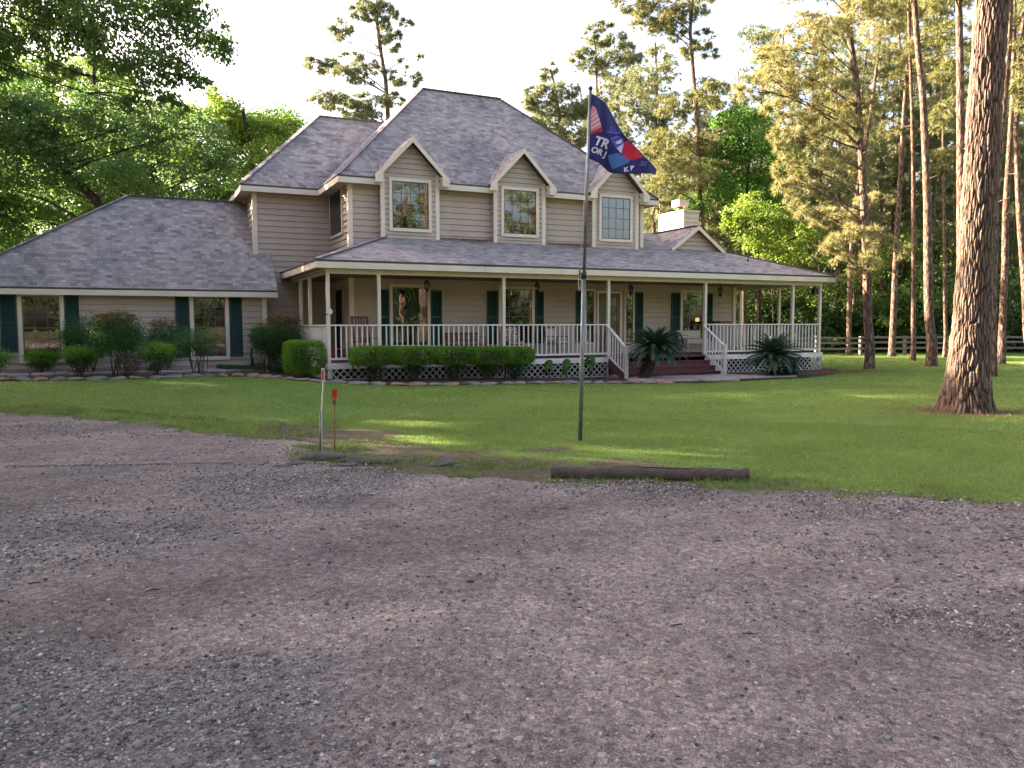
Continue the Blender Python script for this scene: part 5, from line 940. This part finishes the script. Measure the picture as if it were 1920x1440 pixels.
# ---- wood behind the fence: far pines share four crowns
def crownvar(seed,h,spread,nlimb,leaf=False):
    r_=np.random.default_rng(seed); rr=random.Random(seed); path=[(0,0,-.3),(rr.uniform(-.3,.3),0,h*.35),(rr.uniform(-.5,.5),rr.uniform(-.4,.4),h*.7),(rr.uniform(-.6,.6),rr.uniform(-.5,.5),h)]
    mb=MB(); Ps=[];Ds=[]
    for i in range(nlimb):
        f=(i+.5)/nlimb; z=h*(.38+.62*f); a=rr.uniform(0,6.28); rad=spread*(1-f*.6)*rr.uniform(.4,1); pad=(math.cos(a)*rad,math.sin(a)*rad,z,rr.uniform(.6,1.2),rr.uniform(.3,.6))
        sprig_limb(mb,path,V3((0,0,0)),pad,.16,rr); n=int(24*(pad[3]*pad[4]*3.14+pad[3]**2))+4; q=clump((0,0,0),(pad[3],pad[3],pad[4]),n,r_,sub=max(3,n//6)); Ps.append(q+np.array(pad[:3])); d=q+np.array([0,0,.3]); Ds.append(d/np.linalg.norm(d,axis=1,keepdims=True))
    V=needles(np.concatenate(Ps),np.concatenate(Ds),.34,.05,11,r_)
    return trunkmesh(path,.16,m_bark,(0,0,0),.4,1.3,9),mb.mesh('branches',m_bark),npmesh('crown',V,np.arange(len(V)).reshape(-1,3),m_needlefar)
VARS=[crownvar(90+i,h,s_,n) for i,(h,s_,n) in enumerate(((19,2.8,30),(22,3.1,32),(16,2.4,24),(20,2.4,22),(24,3.3,32)))]
def farpine(x,y,k,label,s=1,group='pines in the wood behind the house and fence'):
    o=empty('pine_tree',yardspot(x,y),label,'pine tree',group,rz=random.uniform(0,6.28)); o.scale=(s,s,s)
    for n_,me in zip(('trunk','branches','crown'),VARS[k]): link(n_,me,o)
def CP(u,D_): l=(u-960)/1500*D_; return (-4.92+FW.x*D_+RT.x*l,-22.34+FW.y*D_+RT.y*l)
rr=random.Random(21); n_=0
LBL='tall thin pine standing in the shaded wood beyond the fence'
for i in range(74):
    u=1190+ (i*137.5)%760+rr.uniform(-8,8); D_=rr.uniform(50,84); x,y=CP(u,D_)
    farpine(x,y,i%5,LBL,rr.uniform(.62,.9) if u<1400 else rr.uniform(.8,1.1))
for i in range(12):
    u=1000+i*19+rr.uniform(-6,6); D_=rr.uniform(64,84); x,y=CP(u,D_); farpine(x,y,i%5,'distant pine low behind the right half of the house roof',rr.uniform(.5,.66),'distant pines behind the house roof')
# understory of the wood: one mass nobody could count
r_=np.random.default_rng(8); Vs=[]
for i in range(620):
    u=r_.uniform(1080,2150); D_=r_.uniform(48.5,66); x,y=CP(u,D_); f=(D_-48)/18; z=r_.uniform(.3,2.2+5*f); rx=r_.uniform(.8,1.9); Vs.append(leaves(clump((x,y,z),(rx,rx,rx*.7),330,r_,sub=14,sig=.18),.24,r_,.6))
for i in range(560):
    u=r_.uniform(1080,2200); D_=r_.uniform(68,90); x,y=CP(u,D_); z=(14 if u>1480 else 9)*r_.random()**1.5+.3; rx=r_.uniform(1.4,2.6); Vs.append(leaves(clump((x,y,z),(rx,rx,rx*.7),300,r_,sub=14,sig=.2),.36,r_,.6))
for i in range(260):
    u=r_.uniform(-250,640); D_=r_.uniform(48,62); x,y=CP(u,D_); z=r_.uniform(.5,9.5); rx=r_.uniform(1.2,2.2); Vs.append(leaves(clump((x,y,z),(rx,rx,rx*.8),300,r_,sub=14,sig=.2),.3,r_,.6))
V=np.concatenate(Vs); Vb=[]
for i in range(330):
    u=r_.uniform(1230,2150); D_=r_.uniform(47.5,62); x,y=CP(u,D_); z=.4+r_.random()**1.3*(9 if u<1560 else 6.5); rx=r_.uniform(.7,1.6); Vb.append(leaves(clump((x,y,z),(rx,rx,rx*.7),230,r_,sub=12,sig=.18),.22,r_,.6))
Vb=np.concatenate(Vb); tag(link('undergrowth',npmesh('undergrowth',Vb,quads(Vb),m_underlit)),'yellow green leaves tinted as sunlit among the trees behind the fence','undergrowth',kind='stuff')
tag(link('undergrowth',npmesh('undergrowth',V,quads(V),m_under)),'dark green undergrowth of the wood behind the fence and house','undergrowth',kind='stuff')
Vs=[]
for i in range(300):
    x=r_.uniform(-45,70); y=r_.uniform(-60,-44)-.25*abs(x-5); z=r_.uniform(1,13); rx=r_.uniform(1.6,3); Vs.append(leaves(clump((x,y,z),(rx,rx,rx*.7),260,r_,sub=14,sig=.2),.42,r_,.6))
V=np.concatenate(Vs); tag(link('undergrowth',npmesh('undergrowth',V,quads(V),m_oakdark)),'leafy edge of the wood across the road behind the viewer','undergrowth',kind='stuff')
# bare saplings and stems in the undergrowth
mb=MB()
for i in range(150):
    u=rr.uniform(1080,2100); D_=rr.uniform(48,60); x,y=CP(u,D_); h=rr.uniform(3,11); p=V3((x,y,-.2)); q=p+V3((rr.uniform(-.8,.8),rr.uniform(-.5,.5),h)); mb.tube([p,p.lerp(q,.5)+V3((rr.uniform(-.3,.3),0,0)),q],[rr.uniform(.03,.07),.035,.012],5,False)
tag(mb.build('saplings',m_stem),'thin saplings and bare stems tangled in the undergrowth','saplings',kind='stuff')
# ---- trees added out of view to the left and behind the road: they shade the yard and mirror in the windows
def genericoak(seed,h,sp,n):
    r_=np.random.default_rng(seed); rr=random.Random(seed); path=[(0,0,-.3),(.2,0,h*.3),(.4,.2,h*.6),(.2,.3,h*.85)]; mb=MB(); Ls=[]
    for i in range(n):
        a=rr.uniform(0,6.28); f=rr.random(); z=h*(.3+.65*f); rad=sp*math.sin(math.pi*min(.95,.25+.7*f))*rr.uniform(.35,1); pad=(math.cos(a)*rad,math.sin(a)*rad,z,rr.uniform(.9,1.6),rr.uniform(.6,1)); sprig_limb(mb,path,V3((0,0,0)),pad,.3,rr)
        Ls.append(leaves(clump(pad[:3],(pad[3],pad[3],pad[4]),430,r_,sub=18),.22,r_,.6))
    V=np.concatenate(Ls); return trunkmesh(path,.3,m_barkoak,(0,0,0),.5,1.3,12),mb.mesh('branches',m_barkoak),npmesh('crown',V,quads(V),m_oakdark)
OK=[genericoak(200,13.5,5,62),genericoak(201,11.5,4.6,52)]
for i,(x,y,k,s_,l) in enumerate(((-15.5,9.5,0,1,'added shade oak left of the house wing'),(-20,16,0,1.05,'added shade oak furthest behind the left wing'),(-19,.5,1,1.05,'added shade oak beside the far left end of the driveway'),(-26,6,0,1.1,'large added shade oak at the far left beyond the driveway'),(-14.,17.5,1,1.45,'added shade oak behind the spreading oak on the left'),(-26,-6,0,1,'added shade oak left of the driveway, out towards the road'),(-30,14,1,1.2,'added shade oak at the far left back of the yard'),(-21,-10,1,.8,'smaller added shade oak on the left side of the driveway'),(-15,4.5,0,1.05,'added shade oak between the driveway and the left wing'),(-13,-9,0,1.,'tall added oak shading the middle of the driveway from the left'),(-14.5,-5,1,.95,'added shade oak close beside the driveway on the left'),(-18,-14,0,.85,'added shade oak nearest the viewer on the left of the driveway'),(-14,-20,1,.9,'added shade oak by the near left corner of the driveway'))):
    o=empty('oak_tree',yardspot(x,y),l,'oak tree','added shade oaks beyond the left side of the yard',rz=i*1.3); o.scale=(s_,)*3
    for n_,me in zip(('trunk','branches','crown'),OK[k]): link(n_,me,o)
for i,(x,y,k) in enumerate(((-2,-40,1),(4,-38,0),(9,-43,4),(-9,-44,0),(15,-36,1),(20,-42,3),(27,-36,4),(0,-52,0),(12,-54,1),(24,-50,0),(33,-44,1),(-16,-50,4))):
    farpine(x,y,k,'tall pine across the gravel drive, behind the viewer',1,'pines behind the viewer')

r_=np.random.default_rng(15); n=2200; a=r_.uniform(0,6.28,n); q=r_.gamma(3,.27,n)+.25; P=np.stack([8.97+np.cos(a)*q,-12.63+np.sin(a)*q,np.zeros(n)+.02],-1); V=needles(P,np.zeros((n,3)),.14,.008,2,r_); V[:,2]=.012+np.abs(V[:,2]-.02)*.3
tag(link('pine_straw',npmesh('pine_straw',V,np.arange(len(V)).reshape(-1,3),paint('fallen pine straw',(.20,.10,.055),.95,.3,9))),'brown needles fallen around the foot of the massive pine','pine straw',kind='stuff')
# ================================================================== SHRUBS
def boxclump(c,half,n,r_,top=.5):
    # leaves gathered on the faces of a clipped block, softened at the corners
    q=r_.uniform(-1,1,(n,3)); a=r_.choice([0,1,2,2],n); sg=np.where(r_.random(n)<.5,-1,1); sg=np.where((a==2)&(r_.random(n)<top),1,sg); q[np.arange(n),a]=sg*(1-r_.gamma(1.2,.09,n)); m_=np.linalg.norm(q,axis=1); q=q*np.where(m_>1.22,1.22/m_,1)[:,None]
    q+=r_.normal(0,.035,(n,3)); q*=1+.09*(fbm(q[:,0]*2+c[0]*3,q[:,1]*2+q[:,2],1.6,2)[:,None]-.5); return np.array(c)+q*np.array(half)
def shrub(name,label,cat,x,y,blobs,leafm,size,n,stems=5,stemh=.5,seed=1,group=None,inner=None,spread=.1,sr=.012,asp=.55,sig=.17,shell=.35,droop=0,young=None,boxy=None):
    r_=np.random.default_rng(seed); rr=random.Random(seed); o=empty(name,yardspot(x,y),label,cat,group); mb=MB()
    for i in range(stems):
        a=rr.uniform(0,6.28); b=rr.choice(blobs); bx=b[0]+rr.uniform(-.5,.5)*b[3]; by=b[1]+rr.uniform(-.5,.5)*b[3]; mb.tube([(math.cos(a)*spread,math.sin(a)*spread,-.05),(bx*.4+math.cos(a)*spread,by*.4+math.sin(a)*spread,b[2]*.5),(bx,by,b[2])],[sr,sr*.8,sr*.4],5,False)
    mb.build('stems',m_stem,o); tot=sum(b[3]*b[4] for b in blobs); Ls=[]
    for b in blobs: k=int(n*b[3]*b[4]/tot); Ls.append(leaves(clump(b[:3],(b[3],b[3],b[4]),k,r_,sub=max(12,k//26),sig=sig,shell=shell),size,r_,asp,droop))
    if boxy: Ls=[leaves(boxclump(c_,h_,k_,r_),size,r_,asp) for c_,h_,k_ in boxy]
    V=np.concatenate(Ls); V[:,2]=np.maximum(V[:,2],.01); link('foliage',npmesh('foliage',V,quads(V),leafm),o)
    if inner:
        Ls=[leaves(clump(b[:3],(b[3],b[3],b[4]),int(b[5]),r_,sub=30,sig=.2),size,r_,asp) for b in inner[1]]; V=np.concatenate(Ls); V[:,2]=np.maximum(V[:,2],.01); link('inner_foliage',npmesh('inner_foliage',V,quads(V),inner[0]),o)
    if young:
        Ls=[leaves(clump(b[:3],(b[3],b[3],b[4]),int(b[5]),r_,sub=50,sig=.1,shell=.6),size*.8,r_,asp) for b in young[1]]; V=np.concatenate(Ls); link('young_leaves',npmesh('young_leaves',V,quads(V),young[0]),o)
    return o
def boxwood(x,y,r,h,label,seed,clipped=True):
    c=h-.62*r*.9
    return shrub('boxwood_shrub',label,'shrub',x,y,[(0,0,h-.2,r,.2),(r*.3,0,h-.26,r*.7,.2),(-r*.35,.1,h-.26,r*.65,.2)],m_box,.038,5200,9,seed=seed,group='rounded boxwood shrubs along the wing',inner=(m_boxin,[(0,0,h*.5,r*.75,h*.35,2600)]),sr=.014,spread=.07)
boxwood(-8.3,2.3,.52,.78,'boxwood shrub at the left edge of the view by the wing',1)
boxwood(-7.25,3.5,.42,.72,'small dark boxwood right under the leftmost wing window',2)
boxwood(-6.22,1.55,.42,.84,'boxwood with twiggy lower stems right of the leftmost wing window',3)
boxwood(-4.38,.75,.44,.92,'boxwood with bare stems between the orange topped nandina and the lampless wing window'.replace(' the lampless',' the right'),4)
# round box hedge by the porch corner
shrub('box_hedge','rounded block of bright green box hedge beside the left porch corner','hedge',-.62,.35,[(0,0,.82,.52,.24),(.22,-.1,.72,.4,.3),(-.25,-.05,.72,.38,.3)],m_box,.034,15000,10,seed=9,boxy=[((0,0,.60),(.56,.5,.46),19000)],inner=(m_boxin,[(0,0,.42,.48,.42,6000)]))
# clipped hedge row
hx=[(1.02,-.92),(2.12,-1.05),(3.32,-1.12),(4.44,-1.0),(5.42,-.78)]
for i,(x,y) in enumerate(hx):
    w_=.66 if i<4 else .5
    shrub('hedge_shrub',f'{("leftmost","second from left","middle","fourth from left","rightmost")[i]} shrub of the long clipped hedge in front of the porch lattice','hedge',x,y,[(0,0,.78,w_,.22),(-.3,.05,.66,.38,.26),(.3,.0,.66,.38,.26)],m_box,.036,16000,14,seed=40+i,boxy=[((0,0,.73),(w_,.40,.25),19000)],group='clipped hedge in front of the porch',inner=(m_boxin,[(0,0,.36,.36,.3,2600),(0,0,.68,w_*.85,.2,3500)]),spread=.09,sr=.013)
def nandina(x,y,r,h,label,seed,red=.6,leafm=None,n=5200,bare=.4,size=.055):
    cz=h-(h-bare*h)*.5; rz=(h-bare*h)*.5; yb=(m_nandred,[(0,0,h-.08,r*.8,.13,n*.38*red)]) if red>0 else None
    return shrub('nandina_shrub',label,'shrub',x,y,[(0,0,cz,r,rz),(r*.4,0,cz-.1,r*.6,rz*.7),(-r*.45,.1,cz,r*.55,rz*.7)],leafm or m_nand,size*1.15,int(n*1.9),13,seed=seed,young=yb,asp=.28,sig=.2,shell=.2,droop=.35,spread=.13,sr=.011,group='nandina shrubs along the house')
nandina(-5.3,1.1,.62,1.66,'large nandina with rusty orange top in front of the wing wall',50,1.4,n=8000,bare=.38)
nandina(-6.1,3.5,.62,1.62,'all green nandina behind, left of the orange topped one',51,0,n=6500,bare=.25)
nandina(-4.1,3.3,.5,1.5,'nandina with brownish top left of the right wing window',52,.7,n=4500,bare=.2)
nandina(-3.4,.85,.52,1.3,'slender open nandina with bare stems in front of the right wing window',53,0,n=2200,bare=.45)
nandina(-1.35,2.6,.40,1.5,'tall dark nandina with bare stems at the corner of the wing',54,.3,n=4500,bare=.45)
nandina(-.75,2.9,.62,1.72,'wide nandina with reddish top between the wing and the porch',55,1.3,n=8500,bare=.15)
nandina(-8.75,3.4,.5,1.7,'nandina with reddish tips at the left edge of the view',56,.5,n=4500,bare=.2)
shrub('variegated_shrub','small yellowish variegated shrub at the foot of the large nandina','shrub',-5.05,.85,[(0,0,.36,.30,.32)],m_varieg,.03,3500,8,seed=60,spread=.05,sr=.006)
# ground cover strip
r_=np.random.default_rng(4); P=np.stack([r_.uniform(-2.6,-.2,5200),r_.uniform(3.4,4.4,5200),0*r_.random(5200)],-1); P[:,2]=gz(P[:,0],P[:,1])+.05+r_.random(5200)*.28*(fbm(P[:,0],P[:,1],1.5,2,3)); V=leaves(P,.05,r_,.5)
tag(link('ground_cover',npmesh('ground_cover',V,quads(V),m_nand)),'low dark ground cover at the foot of the wing wall','ground cover',kind='stuff')
P=np.stack([r_.uniform(-9.3,19,5200),r_.uniform(-3.4,4.2,5200),0*r_.random(5200)],-1); bl=np.interp(P[:,0],[q[0] for q in bedline]+[12.7,15.6,19],[q[1] for q in bedline]+[-3.5,-3,-.5]); P=P[(P[:,1]>bl+.1)&(P[:,1]<np.where(P[:,0]<-1,4.4,-.15))]; P[:,2]=gz(P[:,0],P[:,1])+.045
V=leaves(P,.055,r_,.5); V[:,2]=np.where(V[:,2]<0.0,V[:,2],V[:,2]); tag(link('leaf_litter',npmesh('leaf_litter',V,quads(V),leafmat('dead leaves',(.13,.07,.04),(.2,.11,.06),.1))),'dry brown leaves scattered on the mulch bed','leaf litter',kind='stuff')
# sago palms
def sago(x,y,label,top,tr,nf,L,seed,pups=()):
    r_=random.Random(seed); o=empty('sago_palm',yardspot(x,y),label,'sago palm'); mb=MB(); T=V3(top); pts=[];rad=[]
    for i in range(26): t=i/25; pts.append(V3((0,0,-.1)).lerp(T,t)+V3((0,0,0))); rad.append(tr*(1.05-.12*t)*(1+.09*(i%2)))
    mb.tube(pts,rad,16)
    for i in range(150):
        t=r_.uniform(.05,.98); a=r_.uniform(0,6.28); p=V3((0,0,0)).lerp(T,t); d=V3((math.cos(a),math.sin(a),.55)); mb.tube([p+d*tr*.8,p+d*tr*1.28],[.028,.008],4)
    mb.build('trunk',m_sagobark,o)
    def fr(c,nf,L,mb,elmin=-.08):
        for i in range(nf):
            a=2.4*i+r_.uniform(-.2,.2); f=i/nf; el=1.4-(1.4-elmin)*f**.9+r_.uniform(-.1,.1); l=L*r_.uniform(.85,1.1)*(.75+.25*f); hd=V3((math.cos(a),math.sin(a),0)); P=[V3(c)];e=el
            n=15
            for k in range(n): P.append(P[-1]+(hd*math.cos(e)+V3((0,0,math.sin(e))))*l/n); e-=.055+.03*f
            mb.tube(P,[.009]*(n//2)+[.005]*(n+1-n//2),4,False); side=hd.cross(V3((0,0,1)))
            for k in range(1,n):
                for sub in (0,.33,.66):
                    p=P[k].lerp(P[k+1] if k<n else P[k],sub); dd=(P[k+1]-P[k]).normalized(); w=l*.19*math.sin(math.pi*min(1,(k+sub)/n*.95+.12))**.7
                    nn=side.cross(dd)
                    for s_ in (-1,1):
                        tip=p+(side*s_*.82+dd*.5+nn*(.28))*w; mb.poly([p-dd*.013,p+dd*.013,tip])
    fm=MB(); fr(T,nf,L,fm); fm.build('fronds',m_sago,o)
    for (px_,py_,pz_,pn,pL) in pups: fm=MB(); fr((px_,py_,pz_),pn,pL,fm,.05); fm.build('offshoot',m_sago,o)
    return o
m_sagobark=paint('sago trunk',(.045,.028,.02),.95,.4,12,.02)
sago(9.27,-1.75,'leaning sago palm with bare thick trunk in front of the porch steps',(.34,-.24,1.0),.155,100,1.15,3)
sago(13.9,-2.5,'low bushy sago palm with offshoots right of the porch steps',(.0,.05,.66),.17,90,1.25,4,[(-.45,-.25,.12,22,.55),(.5,-.2,.12,22,.5),(.15,-.35,.1,16,.45)])
# elephant ears
def ear(x,y,label,spec,seed):
    r_=random.Random(seed); o=empty('elephant_ear_plant',yardspot(x,y),label,'plant','elephant ear plants against the porch lattice')
    for (h,az,s_,tilt) in spec:
        hd=V3((math.cos(az),math.sin(az),0)); top=hd*h*.18+V3((0,0,h)); mb=MB(); mb.tube([(0,0,-.03),tuple(hd*h*.05+V3((0,0,h*.6))),tuple(top)],[.012,.009,.005],6,False); st=mb.build('leaf_stalk',m_ear,o)
        mb=MB(); sd_=hd.cross(V3((0,0,1))); ax=(hd*math.cos(tilt)-V3((0,0,math.sin(tilt)))); K=8; pr_=[(-.35,.0),(-.30,.22),(-.12,.36),(.1,.38),(.35,.30),(.6,.19),(.82,.09),(1.0,0)]
        nrm=sd_.cross(ax)
        for a,b in zip(pr_,pr_[1:]):
            for q in (-1,1):
                P=lambda u,w:top+ax*(u*s_)+sd_*(q*w*s_)+nrm*(-abs(w)*.35*s_-.12*u*u*s_); mb.poly([P(a[0],0),P(a[0],a[1]),P(b[0],b[1]),P(b[0],0)])
        mb.build('leaf',m_ear,st)
sp_=lambda s,n,h: [(h*random.Random(s*9+i).uniform(.6,1.05),random.Random(s+i*3).uniform(-2.8,-.3) if i%2 else random.Random(s+i).uniform(0,6.2),random.Random(s*5+i).uniform(.24,.38),random.Random(s*3+i).uniform(.5,1.2)) for i in range(n)]
ear(.55,-.42,'single elephant ear plant left of the clipped hedge',sp_(2,3,.8),1); ear(6.6,-.65,'elephant ear plant just right of the clipped hedge',sp_(3,5,.6),2)
ear(7.25,-.6,'low elephant ear plant behind the flagpole',sp_(5,5,.58),3); ear(8.0,-.75,'tall bright elephant ear plant right of the flagpole',sp_(7,5,.86),4)
ear(14.95,-2.3,'broad leafy plant at the right side of the low sago palm',[(.6,-2.,.26,.6),(.45,-.8,.24,.8),(.5,.5,.22,.7),(.38,-2.6,.22,.9),(.35,-1.4,.2,1.)],5)
# small garden things
o=empty('garden_stake',yardspot(-2.9,3.6),'dark metal T shaped garden stake in front of the right wing window','garden stake'); mb=MB(); mb.tube([(0,0,-.1),(0,0,.62)],.012,6); mb.build('rod',m_dark,o); mb=MB(); mb.bar((-.16,0,.60),(0,0,.66),.02); mb.bar((0,0,.66),(.16,0,.60),.02); mb.build('crossbar',m_dark,o)
o=empty('hose_bib',(-1.5,4.5,.45),'dark hose tap and coiled pipe on the wing wall near its right corner','tap'); mb=MB(); mb.tube([(0,0,-.2),(0,-.02,.25),(0,-.08,.42),(0,-.12,.36)],.022,7); mb.tube([(0,-.06,-.2),(.02,-.07,.1),(-.02,-.07,.3)],.035,8); mb.build('pipe',m_dark,o); mb=MB(); mb.lathe((0,-.08,.43),[(.05,0),(.05,.03)],10); mb.build('handle',m_dark,o)
o=empty('garden_light',yardspot(22.2,3.6),'small white ball light on the lawn beside the right end of the porch','garden light'); mb=MB(); mb.tube([(0,0,-.1),(0,0,.2)],.02,6); mb.build('stem',m_dark,o); mb=MB(); mb.lathe((0,0,.2),[(.05,0),(.11,.05),(.13,.12),(.10,.2),(.04,.24)],14); mb.build('globe',m_white,o)
mb=MB(); r_=random.Random(2)
for i in range(10): x=4.5+r_.uniform(-.3,.3); mb.tube([(x-.2,-.40,3.40),(x,-.43+r_.uniform(-.02,.02),3.41),(x+.2,-.41,3.385)],.004,4)
mb.tube([(4.6,-.41,3.39),(4.6,-.42,3.2)],.003,4); tag(mb.build('twig',m_stem),'small dead twigs caught on the edge of the porch roof','twigs')
# pine straw patch at the right porch corner
r_=np.random.default_rng(14); n=2600; P=np.stack([r_.normal(17.6,1.1,n),r_.normal(-1.9,.5,n),np.zeros(n)],-1); P[:,2]=gz(P[:,0],P[:,1])+.05; V=needles(P,np.tile([0,0,.0],(n,1)).astype(float),.16,.012,2,r_); V[:,2]=gz(V[:,0],V[:,1])+.04+np.abs(V[:,2]-gz(V[:,0],V[:,1])-.05)*.25
m_straw=paint('pine straw',(.22,.09,.045),.95,.3,9)
tag(link('pine_straw',npmesh('pine_straw',V,np.arange(len(V)).reshape(-1,3),m_straw)),'reddish pine straw in the bed at the right corner of the porch','pine straw',kind='stuff')

n=1500; gx_=np.where(r_.random(n)<.5,r_.normal(5.4,.9,n),r_.normal(9.2,.7,n)); gy_=2.56-r_.gamma(1.5,.13,n); P=np.stack([gx_,gy_,0*gx_],-1); V=needles(P,np.zeros((n,3)),.16,.012,2,r_); V[:,2]=3.445+.36*(np.minimum(V[:,1],2.58)+.38)
tag(link('pine_straw',npmesh('roof_straw',V,np.arange(len(V)).reshape(-1,3),m_straw)),'reddish pine needles gathered on the porch roof below the dormer wall','pine straw',kind='stuff')
n=2600; P=np.stack([r_.uniform(2,26,n),r_.uniform(-14,1,n),0*r_.random(n)],-1); P=P[(P[:,1]<-4.2)|(P[:,0]>19.5)]; P[:,2]=gz(P[:,0],P[:,1]); V=needles(P,np.zeros((len(P),3)),.13,.012,1,r_); V[:,2]=gz(V[:,0],V[:,1])+.035
tag(link('pine_straw',npmesh('lawn_straw',V,np.arange(len(V)).reshape(-1,3),m_straw)),'single brown pine needles scattered over the right side of the lawn','pine straw',kind='stuff')
